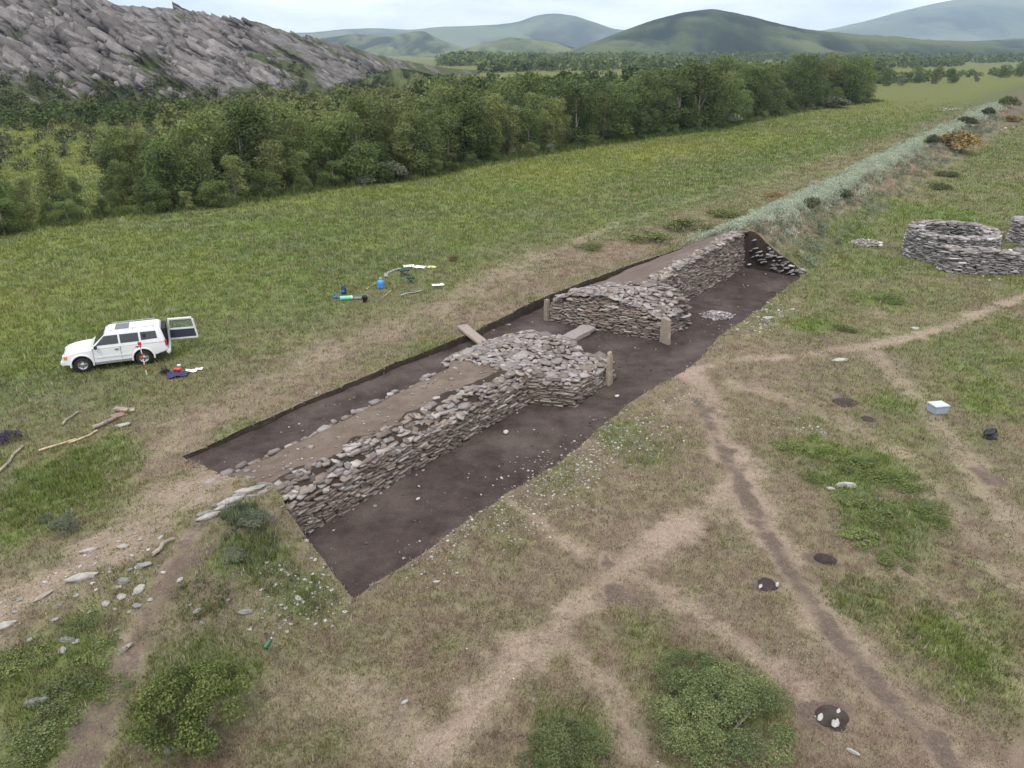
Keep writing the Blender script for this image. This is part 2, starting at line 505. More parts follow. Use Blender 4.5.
def cover(x, y):
    x = np.asarray(x, dtype=np.float64); y = np.asarray(y, dtype=np.float64)
    u, v = w2uv(x, y)
    dist = np.sqrt(x * x + y * y)
    wob = (fbm(x * 0.8, y * 0.8, 31, 3) - 0.5)
    vn2 = vnoise(x * 2.6, y * 2.6, 33); vn3 = vnoise(x * .55, y * .55, 35)
    path = np.zeros(x.shape)
    for line, w, s in PATHS:
        d = seg_dist(x, y, line) + wob * w * 1.9 + (vn2 - .5) * .5
        path = np.maximum(path, s * (1 - sstep(w * 0.10, w * 1.75, d)) * (.45 + .75 * vn3))
    dirt = np.zeros(x.shape)
    for (cx, cy), r, s in DIRT:
        d = np.sqrt((x - cx) ** 2 + (y - cy) ** 2) + wob * r * 2.6 + (vn2 - .5) * r * .9
        dirt = np.maximum(dirt, s * (1 - sstep(r * 0.3, r * 1.2, d)))
    dr = seg_dist(x, y, RUT) + wob * 0.25
    dirt = np.maximum(dirt, (1 - sstep(0.10, 0.46, dr)) * (0.42 + .34 * vnoise(x * 2.9, y * 2.9, 77) + .25 * vnoise(x * .9, y * .9, 78)))
    dp = seg_dist(x, y, BROWN) + wob * .5
    dirt = np.maximum(dirt, .62 * (1 - sstep(.15, .65, dp)))
    # bare bank slope beside the near end of the trench
    dirt = np.maximum(dirt, 0.55 * sstep(-5, -1.5, u) * (1 - sstep(0.2, 1.2, u)) * sstep(0.5, 2, v) * (1 - sstep(4, 6, v)) * vnoise(x * 0.9, y * 0.9, 12))
    gb = np.zeros(x.shape)
    for (cx, cy), r, s in GREEN:
        d = np.sqrt((x - cx) ** 2 + (y - cy) ** 2) + wob * r * 0.9
        gb = np.maximum(gb, s * (1 - sstep(r * 0.35, r * 1.15, d)))
    base_left = np.interp(v, [-5, 8, 11, 15, 21, 28, 60], [0.35, 0.35, 0.28, 0.36, 0.80, 1.12, 1.25])
    base_left = base_left - 0.22 * sstep(10.5, 12, v) * (1 - sstep(15, 19, v)) * sstep(10, 26, u)
    base_left = base_left + .38 * sstep(38, 50, u) * sstep(9, 10.5, v)
    base_right = 0.20 + 0.40 * sstep(26, 60, y) + 0.12 * sstep(8, 16, x) * sstep(20, 30, y)
    base = np.where(v > 3, base_left, base_right)
    patch = (fbm(x * 0.25, y * 0.25, 51, 3) - 0.5) * 0.7
    green = np.clip(base + patch * (1 - 0.5 * sstep(15, 30, v)) + gb, 0, 1.35)
    bank = sstep(0.5, 3.5, v) * (1 - sstep(7.5, 10.0, v))
    green = green - 0.2 * bank * (u > 41)
    yel = np.clip(sstep(20, 40, v) * (0.10 + 1.1 * (fbm(x * 0.07, y * 0.05, 88, 4) - 0.38)), 0, 0.85)
    yel = np.maximum(yel, 0.5 * sstep(120, 260, dist) * sstep(12, 30, v))
    return np.clip(path, 0, 1), np.clip(dirt, 0, 1.2), green, yel

# ------------------------------------------------------------------ ground sheet with the excavation cut out
RIM_UV = [(0, 0), (2.9, -.05), (6.2, -.17), (9.25, -.34), (13.5, -.12), (15.4, .12), (18.3, -.17), (21.8, -.33), (25.4, .22), (31.1, .17), (36, .35), (41.0, .42),
          (41.35, 1.6), (41.3, 2.9), (41.4, 4.0), (41.35, 5.0), (41.2, 6.4), (40.6, 8.2), (39.2, 9.4), (37.0, 10.3), (34, 10.6), (30, 10.9), (26.2, 11.2), (22, 11.0), (18.2, 10.75), (13, 10.9), (7.3, 10.95), (1.83, 10.74),
          (1.6, 9.2), (1.35, 7.5), (1.25, 6.0), (1.1, 4.5), (0.75, 3.3), (0.35, 2.0)]
def densify(pts, step):
    out = []
    n = len(pts)
    for i in range(n):
        a, b = pts[i], pts[(i + 1) % n]
        k = max(1, int(math.hypot(b[0] - a[0], b[1] - a[1]) / step))
        for j in range(k):
            t = j / k
            out.append((a[0] + (b[0] - a[0]) * t, a[1] + (b[1] - a[1]) * t))
    return out
rim_uv = np.array(densify(RIM_UV, 0.28))
jit = (vnoise(rim_uv[:, 0] * 2.2, rim_uv[:, 1] * 2.2, 41) - 0.5) * 0.14 + (vnoise(rim_uv[:, 0] * 0.7, rim_uv[:, 1] * 0.7, 42) - 0.5) * 0.10
cen = np.array([20.0, 5.5])
nrm = np.roll(rim_uv, -1, 0) - np.roll(rim_uv, 1, 0)
nrm = np.stack([nrm[:, 1], -nrm[:, 0]], 1)
nrm /= np.linalg.norm(nrm, axis=1, keepdims=True) + 1e-9
rim_uv = rim_uv + nrm * jit[:, None]
rx, ry = uv2w(rim_uv[:, 0], rim_uv[:, 1])
RIM = np.stack([rx, ry], 1)

def in_poly(x, y, poly):
    x = np.asarray(x); y = np.asarray(y)
    c = np.zeros(x.shape, dtype=bool)
    j = len(poly) - 1
    for i in range(len(poly)):
        xi, yi = poly[i]; xj, yj = poly[j]
        hit = ((yi > y) != (yj > y)) & (x < (xj - xi) * (y - yi) / ((yj - yi) + 1e-12) + xi)
        c ^= hit
        j = i
    return c

def build_ground():
    K = 0.0105
    rs = [4.0]
    while rs[-1] < 8600:
        r = rs[-1]
        k = K if r < 90 else K * 2.2 if r < 600 else K * 7
        rs.append(r * (1 + k * (1.6 if r < 9 else 1)))
    pts = []
    for i, r in enumerate(rs):
        wide = R(80)
        k = 0.0105 if r < 90 else 0.022 if r < 600 else 0.05
        n = int(2 * wide / k)
        a = -wide + (np.arange(n) + 0.5 * (i % 2)) * (2 * wide / n)
        rr = r * (1 + (hash01(np.arange(n), np.full(n, i), 1) - 0.5) * k * 0.6)
        a = a + (hash01(np.arange(n), np.full(n, i), 2) - 0.5) * k * 0.6
        # coarse outside the picture's angle
        keep = (np.abs(a) < R(42)) | (hash01(np.arange(n), np.full(n, i), 3) < 0.12)
        pts.append(np.stack([np.sin(a) * rr, np.cos(a) * rr], 1)[keep])
    pts = np.concatenate(pts)
    ring = [(math.sin(t) * 60, math.cos(t) * 60) for t in np.linspace(R(95), R(265), 9)] + [(-8600, -300), (8600, -300)] + [(x, -3.0) for x in (-8, -3, 0, 3, 8)]
    pts = np.concatenate([pts, np.array(ring)])
    ins = in_poly(pts[:, 0], pts[:, 1], RIM)
    # keep clear of the rim
    near = np.zeros(len(pts), dtype=bool)
    cand = np.where((np.abs(pts[:, 0] - 4) < 30) & (pts[:, 1] < 75))[0]
    d = np.full(len(cand), 1e9)
    for q in RIM:
        d = np.minimum(d, (pts[cand, 0] - q[0]) ** 2 + (pts[cand, 1] - q[1]) ** 2)
    near[cand] = d < 0.10 ** 2
    pts = pts[~ins & ~near]
    nR = len(RIM)
    allp = [Vector((float(a), float(b))) for a, b in RIM] + [Vector((float(a), float(b))) for a, b in pts]
    edges = [(i, (i + 1) % nR) for i in range(nR)]
    ov, oe, of, _, _, _ = geometry.delaunay_2d_cdt(allp, edges, [], 0, 1e-5, False)
    v = np.array([(a.x, a.y) for a in ov])
    f = np.array([t for t in of if len(t) == 3], dtype=np.int32)
    c = v[f].mean(1)
    f = f[~in_poly(c[:, 0], c[:, 1], RIM)]
    # orient upwards
    a, b, cc = v[f[:, 0]], v[f[:, 1]], v[f[:, 2]]
    cr = (b[:, 0] - a[:, 0]) * (cc[:, 1] - a[:, 1]) - (b[:, 1] - a[:, 1]) * (cc[:, 0] - a[:, 0])
    f[cr < 0] = f[cr < 0][:, ::-1]
    z = height(v[:, 0], v[:, 1])
    path, dirt, green, yel = cover(v[:, 0], v[:, 1])
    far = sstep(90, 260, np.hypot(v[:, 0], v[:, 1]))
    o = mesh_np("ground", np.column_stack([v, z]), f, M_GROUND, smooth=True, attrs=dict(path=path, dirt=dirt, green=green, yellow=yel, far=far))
    tag(o, kind="structure")
build_ground()

# trench sides and floor
def build_trench():
    rows = 7
    n = len(RIM)
    zt = height(RIM[:, 0], RIM[:, 1]) + 0.004
    vs = []
    for k in range(rows):
        t = k / (rows - 1)
        off = -0.10 * t + (hash01(np.arange(n), np.full(n, k), 61) - 0.5) * 0.05 * (k > 0)
        if k == 0: off = np.full(n, 0.03)
        q = rim_uv + nrm * off[:, None]
        X, Y = uv2w(q[:, 0], q[:, 1])
        z = zt + (FLOOR - 0.05 - zt) * t
        if k == 0: z = zt - 0.012
        vs.append(np.column_stack([X, Y, z]))
    v = np.concatenate(vs)
    i = np.arange(n); j = (i + 1) % n
    f = np.concatenate([np.column_stack([k * n + i, k * n + j, (k + 1) * n + j, (k + 1) * n + i]) for k in range(rows - 1)])
    o = mesh_np("trench_side", v, f, M_SIDE, smooth=False)
    tag(o, kind="structure")
    # floor
    us = np.arange(-0.6, 42.2, 0.3); vv = np.arange(-0.6, 12.0, 0.3)
    UU, VV = np.meshgrid(us, vv, indexing='ij')
    m = in_poly(UU.ravel(), VV.ravel(), [tuple(p) for p in (np.array(rim_uv) + nrm * 0.25)]).reshape(UU.shape)
    X, Y = uv2w(UU, VV)
    Z = FLOOR + np.interp(VV, [5.5, 8.0], [0, 1]) * np.interp(UU, [0, 12, 19, 23], [.34, .24, .12, 0]) + (fbm(X * 0.8, Y * 0.8, 21, 4) - 0.5) * 0.09
    idx = np.arange(UU.size).reshape(UU.shape)
    q = np.stack([idx[:-1, :-1], idx[1:, :-1], idx[1:, 1:], idx[:-1, 1:]], -1)
    ok = m[:-1, :-1] & m[1:, :-1] & m[1:, 1:] & m[:-1, 1:]
    o = mesh_np("trench_floor", np.column_stack([X.ravel(), Y.ravel(), Z.ravel()]), q[ok], M_FLOOR, smooth=True)
    tag(o, kind="structure")
build_trench()

# ------------------------------------------------------------------ dry-stone building kit
class Stones:
    def __init__(self):
        self.v = []; self.q = []; self.n6 = []; self.c = []; self.k = 0
    def add(self, ctr, tx, ny, up, L, D, T, col, rnd=random):
        """a flat irregular slab: 6-sided outline in the (tx, ny) plane, thickness T along up"""
        base = [(-.5, -.40), (-.12, -.5), (.44, -.46), (.5, .12), (.30, .5), (-.42, .44)]
        a = rnd.random() < .5
        ring = []
        for bx, by in base:
            bx = (bx if a else -bx) * (1 + rnd.uniform(-.32, .32)); by *= 1 + rnd.uniform(-.3, .3)
            ring.append((bx * L, by * D))
        if not a: ring = ring[::-1]
        ts = T * rnd.uniform(-.15, .15)
        lo = [ctr + tx * x + ny * y - up * (T * .5) for x, y in ring]
        hi = [ctr + tx * (x * .97) + ny * (y * .97) + up * (T * .5 + ts * x / L) for x, y in ring]
        b = self.k
        self.v += lo + hi
        for i in range(6):
            j = (i + 1) % 6
            self.q.append((b + i, b + j, b + 6 + j, b + 6 + i))
        self.n6.append(tuple(b + 6 + i for i in range(6)))
        self.n6.append(tuple(b + 5 - i for i in range(6)))
        self.c += [col] * 12
        self.k += 12
    def build(self, name, mat, parent=None):
        return mesh_np(name, np.array([tuple(p) for p in self.v]), [np.array(self.q), np.array(self.n6)], mat, parent, attrs=dict(Col=np.array(self.c)))

def stone_col(kind="brown"):
    r = random.random()
    if kind == "brown":
        base = random.choice([(0.165, 0.130, 0.108), (0.205, 0.166, 0.140), (0.125, 0.098, 0.084), (0.245, 0.205, 0.176), (0.180, 0.146, 0.126)])
        if r < .10: base = (0.30, 0.275, 0.25)
    elif kind == "top":
        base = random.choice([(0.245, 0.212, 0.200), (0.205, 0.175, 0.165), (0.285, 0.255, 0.240), (0.175, 0.148, 0.138), (0.255, 0.232, 0.222)])
    else:   # grey
        base = random.choice([(0.205, 0.190, 0.188), (0.255, 0.240, 0.238), (0.165, 0.150, 0.150), (0.30, 0.285, 0.282), (0.225, 0.205, 0.200)])
        if r < .10: base = (0.44, 0.43, 0.42)
    k = random.uniform(.68, 1.28)
    return tuple(min(1, c * k) for c in base)

def V3(u, v, z):
    X, Y = uv2w(u, v)
    return Vector((float(X), float(Y), z))

def lay_courses(st, pathfn, length, zlo, zhifn, batter, kind="brown", step=0.075, Lr=(0.16, 0.46), depth=0.30, ragged=0.25, slope=0.0, out=1.0, topcol=True):
    """pathfn(s)->(pos xy Vector3 at z=0, tangent, outward); courses of slabs from zlo to zhifn(s)"""
    z = zlo
    while True:
        any_ = False
        s = random.uniform(-.2, 0.0)
        while s < length:
            L = random.uniform(*Lr)
            if random.random() < .12: L *= 1.5
            sc = min(max(s + L / 2, 0), length)
            zh = zhifn(sc)
            zz = z + slope * sc + random.uniform(-.015, .015)
            if zz < zh - random.random() ** 2 * ragged * .5:
                any_ = True
                p, t, o = pathfn(sc)
                T = step * random.uniform(.65, 1.05)
                hi = (zz - zlo)
                frac = hi / max(zh - zlo, .01)
                off = -batter(hi, sc) + random.uniform(-.045, .035)
                a = random.gauss(0, .05); tilt = random.gauss(0, .05) + .10 * (random.random() < .2)
                tx = (t * math.cos(a) + Vector((0, 0, 1)) * math.sin(a)).normalized()
                ny = (o * math.cos(tilt) - Vector((0, 0, 1)) * math.sin(tilt))
                up = tx.cross(ny)
                if up.z < 0: up = -up
                D = depth * random.uniform(.8, 1.2)
                c = p + o * (off - D * .5 + .06) + Vector((0, 0, zz + step * .5))
                if random.random() > .03:
                    st.add(c, tx, ny, up, L * 1.02, D, T, stone_col(kind if (frac < .93 or not topcol) else "top" if random.random() < .5 else kind))
            elif z < zh + .1:
                any_ = True
            s += L * random.uniform(.96, 1.08)
        z += step * random.uniform(.9, 1.1)
        if not any_ or z > zlo + 4: break

def poly_path(pts):
    """polyline in uv -> (fn, length); outward = right-hand side of the direction of travel"""
    P3 = [V3(u, v, 0) for u, v in pts]
    ls = [(b - a).length for a, b in zip(P3[:-1], P3[1:])]
    tot = sum(ls)
    def fn(s):
        s = max(0, min(tot - 1e-6, s))
        for i, l in enumerate(ls):
            if s <= l or i == len(ls) - 1:
                a, b = P3[i], P3[i + 1]
                t = (b - a).normalized()
                return a + t * s, t, Vector((t.y, -t.x, 0))
            s -= l
    return fn, tot

def poly_uvs(pts, s):
    for a, b in zip(pts[:-1], pts[1:]):
        l = math.hypot(b[0] - a[0], b[1] - a[1])
        if s <= l: 
            t = s / l
            return a[0] + (b[0] - a[0]) * t, a[1] + (b[1] - a[1]) * t
        s -= l
    return pts[-1]

# ------------------------------------------------------------------ near wall with its gate end
def ztop1(u, v):
    """surface of the near wall"""
    vb = vback1(u)
    n = (float(vnoise(np.array([u * 1.3]), np.array([v * 1.3]), 71)[0]) - .5) * .12
    if u < 13.2:
        vf = np.interp(u, [0, 9, 12, 14], [4.75, 4.8, 4.35, 4.3])
        zf = np.interp(u, [0, 4, 13.2], [1.13, 1.13, 1.06])
        t = min(1, max(0, (v - vf) / max(.1, vb - .25 - vf)))
        z = zf + (0.62 - zf) * t ** 1.2 if v > vf else 0.62 + (zf - .62) * max(0, (v - 4.1) / max(.05, vf - 4.1))
    else:
        z = np.interp(v, [2.2, 3.6, 4.4, 5.4, 7.0, 8.2, 9.0], [0.44, 0.58, 0.86, 1.03, 1.0, 0.72, 0.35])
    return float(z) + n
def vback1(u):
    return float(np.interp(u, [0, 13, 14.0, 16.0, 17.4, 18.4], [7.55, 7.9, 8.7, 8.7, 7.9, 6.4]))
def vfront1(u):
    return float(np.interp(u, [0, 13.75, 14.55, 18.8], [3.92, 3.92, 2.25, 2.4]))

def loft(name, us, prof, mat, parent, cap=True, closed=False):
    rows = [prof(u) for u in us]
    k = len(rows[0])
    v = np.array([[tuple(V3(a, b, z)) for a, b, z in r] for r in rows]).reshape(-1, 3)
    n = len(us)
    idx = np.arange(n * k).reshape(n, k)
    f = np.stack([idx[:-1, :-1], idx[1:, :-1], idx[1:, 1:], idx[:-1, 1:]], -1).reshape(-1, 4)
    fs = [f]
    if cap:
        fs.append(np.array([idx[0, :]])); fs.append(np.array([idx[-1, ::-1]]))
    return mesh_np(name, v, fs, mat, parent, smooth=False)

wall1 = empty("stone_wall", tuple(V3(9.0, 5.5, FLOOR)), 0, "long near dry-stone wall with bare earth top and paved gate end", "wall")
def prof1(u):
    vf, vb = vfront1(u) + .14, vback1(u) - .12
    gate = u > 13.4
    out = [(0, vf, FLOOR - .1), (0, vf + .06, .1)]
    if not gate: out += [(0, vf + .20, .52)]
    else: out += [(0, vf + .12, min(.3, ztop1(u, vf + .2) - .12))]
    v0 = vf + (.35 if not gate else .25)
    for i in range(12):
        v = v0 + (vb - .15 - v0) * i / 11
        out.append((0, v, ztop1(u, v) - (.02 if not gate else .07)))
    out += [(0, vb, ztop1(u, vb - .1) * .5 - .05), (0, vb + .05, FLOOR - .1)]
    return [(u + (0.2 * (4.5 if v > 4.5 else v) if u < 1.0 else 0), v, z) for _, v, z in out]
us1 = [0.05] + list(np.arange(1.2, 13.4, .3)) + [13.4, 13.7, 14.0, 14.3, 14.6] + list(np.arange(14.9, 18.0, .3)) + [18.15]
w1 = loft("earth_fill", us1, prof1, M_EARTH, wall1)
w1.parent = None

st = Stones()
FP1 = [(0.95, 3.95), (13.75, 3.92), (14.55, 2.22), (18.25, 2.36), (18.4, 6.2), (17.5, 7.9), (16.0, 8.75), (14.0, 8.8)]
fn, ln = poly_path(FP1)
def zh1(s):
    u, v = poly_uvs(FP1, s)
    if u < 13.5 and v < 4: 
        return 0.66 + .25 * math.sin(u * 1.7) * .3 + (.12 if 4 < u < 7 else 0)
    if v < 3.9 and u < 14.6: return .40 + (v - 2.3) * .33
    return ztop1(min(u, 18.4), v) - .02
lay_courses(st, fn, ln, FLOOR - .03, zh1, lambda h, s: .10 * h if h < .9 else .09 + .45 * (h - .9), "brown", .062, (.18, .68), .36, .3)
# loose, tumbled upper courses set back in the earth along the crest
for i in range(330):
    u = random.uniform(1.1, 13.2)
    w = random.random()
    v = 4.05 + w * (float(np.interp(u, [0, 9, 12, 14], [4.9, 4.9, 4.45, 4.4])) - 4.05)
    if 6 < u < 12 and w > .35 and random.random() < .25: continue
    z = ztop1(u, v) + random.uniform(-.03, .035)
    a = random.gauss(0, .35)
    tx = Vector((UX, UY, 0)) * math.cos(a) + Vector((VX, VY, 0)) * math.sin(a)
    ny = Vector((-tx.y, tx.x, 0)) + Vector((0, 0, random.gauss(.25, .2))); ny.normalize()
    up = tx.cross(ny); up = -up if up.z < 0 else up
    st.add(V3(u, v, z), tx, ny, up, random.uniform(.16, .60), random.uniform(.16, .36), random.uniform(.035, .07), stone_col("top" if random.random() < .55 else "brown"))
# pale kerb stones along the back edge
u = 0.8
while u < 13.3:
    L = random.uniform(.18, .62)
    if random.random() < .78:
        v = vback1(u) - random.uniform(.05, .3)
        a = random.gauss(0, .12)
        tx = Vector((UX, UY, 0)) * math.cos(a) + Vector((VX, VY, 0)) * math.sin(a)
        ny = Vector((-tx.y, tx.x, .15)).normalized()
        st.add(V3(u, v, ztop1(u, vback1(u) - .25) + .0), tx, ny, Vector((0, 0, 1)), L, random.uniform(.14, .28), random.uniform(.08, .14), stone_col("top"))
    u += L * random.uniform(.95, 1.5)
for i in range(260):      # lower rear face
    u = random.uniform(.9, 13.4); v = vback1(u) - .02 + random.uniform(-.05, .04)
    a = random.gauss(0, .1); tx = Vector((UX, UY, 0)) * math.cos(a) + Vector((VX, VY, 0)) * math.sin(a)
    st.add(V3(u, v, random.uniform(FLOOR, .5)), tx, Vector((-tx.y, tx.x, 0)), Vector((0, 0, 1)), random.uniform(.15, .4), .2, random.uniform(.05, .09), stone_col("brown"))
def pave(st, n, inside, ztop, urange, vrange, size=(.26, .72), kind="top"):
    done = []
    for i in range(n):
        u = random.uniform(*urange); v = random.uniform(*vrange)
        if not inside(u, v): continue
        L = random.uniform(*size)
        if any((u - a) ** 2 + (v - b) ** 2 < (.36 * (L + l)) ** 2 for a, b, l in done): continue
        done.append((u, v, L))
        a = random.uniform(0, 6.28)
        e = .12
        dzu = (ztop(u + e, v) - ztop(u - e, v)) / (2 * e); dzv = (ztop(u, v + e) - ztop(u, v - e)) / (2 * e)
        n_ = (Vector((0, 0, 1)) - (Vector((UX, UY, 0)) * dzu + Vector((VX, VY, 0)) * dzv) * .6 + Vector((random.gauss(0, .10), random.gauss(0, .10), 0))).normalized()
        tx = n_.cross(Vector((math.cos(a), math.sin(a), 0))).normalized()
        st.add(V3(u, v, ztop(u, v) + random.uniform(-.02, .04)), tx, n_.cross(tx), n_, L * 1.12, L * random.uniform(.55, .95), random.uniform(.035, .065), stone_col(kind if random.random() < .85 else "brown"))
pave(st, 9000, lambda u, v: vfront1(u) + .26 < v < vback1(u) - .1 and (u > 13.55 + .25 * math.sin(v * 2.1)), ztop1, (12.9, 18.25), (2.3, 8.8))
pave(st, 900, lambda u, v: vfront1(u) + .12 < v < vback1(u) - .1, ztop1, (13.2, 18.1), (2.4, 8.7), (.12, .24))
for i in range(130):
    u = random.uniform(1.2, 13.0); v = random.uniform(4.9, vback1(u) - .3)
    L = random.uniform(.03, .12) if random.random() < .9 else random.uniform(.12, .3)
    a = random.uniform(0, 6.28); tx = Vector((math.cos(a), math.sin(a), 0)); 
    st.add(V3(u, v, ztop1(u, v) + .0), tx, Vector((-tx.y, tx.x, 0)), Vector((0, 0, 1)), L, L * .7, L * .35, stone_col("top"))
# big slanted slabs sticking out of the bank at the near end
def dark_crest():
    us = np.arange(1.3, 13.5, .15); k = 9; V = []
    for u in us:
        vo = 4.55 + .75 * float(vnoise(np.array([u * .8]), np.array([2.0]), 55)[0]) + .25 * float(vnoise(np.array([u * 3.1]), np.array([4.0]), 56)[0])
        for j in range(k):
            v = 4.06 + (vo - 4.06) * j / (k - 1)
            V.append(tuple(V3(u, v, ztop1(u, v) + .014 - .05 * (j == 0) - .03 * (j == k - 1))))
    idx = np.arange(len(us) * k).reshape(len(us), k)
    return mesh_np("dark_soil", np.array(V), np.stack([idx[:-1, :-1], idx[1:, :-1], idx[1:, 1:], idx[:-1, 1:]], -1).reshape(-1, 4), M_SIDE, None)
c1 = dark_crest()
s1 = st.build("stone_facing", M_STONE, None)
for o in (w1, c1, s1):
    o.parent = wall1
    o.matrix_parent_inverse = Matrix.Translation(-Vector(wall1.location))

# ------------------------------------------------------------------ far wall with its gate end
def vfront2(u):
    return float(np.interp(u, [23.5, 27.75, 28.15, 41.5], [2.9, 2.9, 4.75, 4.85]))
def vback2(u):
    return float(np.interp(u, [23.5, 26, 28, 33, 38, 41.5], [9.3, 9.7, 10.3, 10.3, 9.6, 7.2]))
def ztop2(u, v):
    n = (float(vnoise(np.array([u * 1.1]), np.array([v * 1.1]), 72)[0]) - .5) * .14
    zg = float(np.interp(v, [2.8, 3.6, 4.8, 6.4, 8.2, 9.4], [0.50, 0.75, 1.22, 1.38, 1.10, 0.72]))
    zc = float(np.interp(u, [27, 30, 34, 38, 41.4], [1.55, 1.72, 1.95, 2.05, 2.15]))
    zw = float(np.interp(v, [4.7, 5.3, 6.3, 8.0, 10.4], [zc - .15, zc, zc * .92, zc * .55, 0.05]))
    t = float(sstep(26.2, 28.6, u))
    return zg * (1 - t) + zw * t + n
wall2 = empty("stone_wall", tuple(V3(32.0, 6.5, FLOOR)), 0, "tall far dry-stone wall rising to the bank, with a pale sloping gate end", "wall")
def prof2(u):
    vf, vb = vfront2(u) + .15, vback2(u) - .1
    zt = ztop2(u, vf + .3)
    out = [(u, vf, FLOOR - .1), (u, vf + .05, .0), (u, vf + .12, zt * .5), (u, vf + .22, zt - .12)]
    v0 = vf + .35
    for i in range(12):
        v = v0 + (vb - .1 - v0) * i / 11
        out.append((u, v, ztop2(u, v) - (.07 if u < 27.6 else .02)))
    out += [(u, vb, ztop2(u, vb) * .4 - .1), (u, vb + .06, FLOOR - .1)]
    k = max(0.0, 1 - (u - 23.75) / 1.5)
    return [(a + k * float(np.interp(v, [2.9, 6.2, 9.3], [.6, .16, .02])) + k * ((.12 * max(0, z + .45) + .16 * max(0, z + .45) ** 2) + .05), v, z) for a, v, z in out]
us2 = [23.75] + list(np.arange(24.0, 41.3, .3)) + [41.42]
M_EARTH2 = soil_material("reddish_bank_earth", (0.105, 0.078, 0.068), (0.150, 0.115, 0.100), 0.25, 1.2, (0.175, 0.138, 0.118))
w2 = loft("earth_fill", us2, prof2, M_EARTH2, None)
st = Stones()
FP2 = [(24.4, 9.9), (23.6, 9.3), (23.75, 6.2), (24.2, 2.9), (27.75, 2.85), (28.15, 4.72), (41.32, 4.85)]
fn, ln = poly_path(FP2)
def edge2(v): return float(np.interp(v, [2.9, 6.2, 9.3], [24.2, 23.75, 23.6]))
def zh2(s):
    u, v = poly_uvs(FP2, s)
    if u < 28.0: return ztop2(max(u, 23.9), max(v, 2.95) + .1) - .02 + .22 * (float(vnoise(np.array([s * 1.3]), np.array([1.0]), 66)[0]) - .5)
    return ztop2(u, 5.15) - .02
lay_courses(st, fn, ln, FLOOR - .03, zh2, lambda h, s: .12 * h + (.16 * h * h if s < 11.5 else 0), "brown", .066, (.18, .66), .38, .3)
pave(st, 9000, lambda u, v: vfront2(u) + .1 < v < vback2(u) - .1 and u < 27.3 + .5 * math.sin(v * 1.7) and (v < 9.2) and u > edge2(v) + .52, ztop2, (23.7, 28.4), (2.9, 9.4))
pave(st, 700, lambda u, v: vfront2(u) + .1 < v < vback2(u) - .1 and u < 27.5 and (v < 9.2) and u > edge2(v) + .45, ztop2, (23.7, 27.6), (2.9, 9.4), (.12, .22))
for i in range(260):          # capping stones along the crest
    u = random.uniform(27.4, 41.2); v = random.uniform(5.0, 5.75)
    a = random.gauss(0, .4)
    tx = Vector((UX, UY, 0)) * math.cos(a) + Vector((VX, VY, 0)) * math.sin(a)
    ny = (Vector((-tx.y, tx.x, 0)) + Vector((0, 0, random.gauss(.1, .15)))).normalized()
    up = tx.cross(ny); up = -up if up.z < 0 else up
    st.add(V3(u, v, ztop2(u, v) + random.uniform(-.02, .04)), tx, ny, up, random.uniform(.2, .55), random.uniform(.2, .4), random.uniform(.06, .1), stone_col("top" if random.random() < .45 else "brown"))
s2 = st.build("stone_facing", M_STONE, None)
for o in (w2, s2):
    o.parent = wall2
    o.matrix_parent_inverse = Matrix.Translation(-Vector(wall2.location))

# stones sticking out of the far cut
st = Stones()
for i in range(70):
    v = random.uniform(.6, 4.5)
    u = 41.22 + random.uniform(-.06, .05)
    zt = hz(*[float(a) for a in uv2w(41.4, v)])
    z = FLOOR + (zt - FLOOR) * random.uniform(.1, .95)
    tx = Vector((VX, VY, random.gauss(-.25, .2))).normalized(); ny = Vector((UX, UY, 0))
    up = tx.cross(ny); up = -up if up.z < 0 else up
    st.add(V3(u, v, z), tx, ny, up, random.uniform(.12, .42), .3, random.uniform(.05, .1), stone_col("grey"))
st.build("embedded_stones", M_STONE)
tag(bpy.data.objects["embedded_stones"], kind="structure")
#@@PART2

# ------------------------------------------------------------------ hills and the rocky ridge
def hill_material(name, c0, c1, c2, scale, rocky=0.0):
    m, nt, b = new_mat(name)
    p = pos(nt)
    n1 = noise(nt, p, scale, 6, 0.62); n2 = noise(nt, p, scale * 6, 5, 0.65)
    col = mix(nt, ramp(nt, n1, [(0.38, 0.0), (0.62, 1.0)]), c0, c1)
    col = mix(nt, ramp(nt, n2, [(0.48, 0.0), (0.66, 0.7)]), col, c2)
    n3 = noise(nt, p, scale * 22, 4, 0.7)
    col = mix(nt, ramp(nt, n3, [(0.54, 0.0), (0.66, 0.8)]), col, tuple(c * .35 for c in c2))
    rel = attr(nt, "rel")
    col = mix(nt, ramp(nt, rel, [(0.10, 0.85), (0.50, 0.0)]), col, tuple(c * .30 for c in c2))  # darker gullies: scrub colour, also painted in place of weak relief shading
    col = mix(nt, ramp(nt, rel, [(0.55, 0.0), (0.85, 0.7)]), col, tuple(c * 1.35 for c in c1))  # paler spurs, relief brightness painted into the turf colour
    nt.links.new(col, b.inputs["Base Color"])
    b.inputs["Roughness"].default_value = 1.0
    b.inputs["Specular IOR Level"].default_value = 0.0
    return m
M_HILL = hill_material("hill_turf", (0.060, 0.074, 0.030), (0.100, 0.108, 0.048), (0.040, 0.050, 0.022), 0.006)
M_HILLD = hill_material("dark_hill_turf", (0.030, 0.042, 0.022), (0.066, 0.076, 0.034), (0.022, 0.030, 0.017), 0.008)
M_MOUNT = hill_material("mountain_turf", (0.050, 0.062, 0.036), (0.085, 0.092, 0.050), (0.045, 0.045, 0.035), 0.0015)

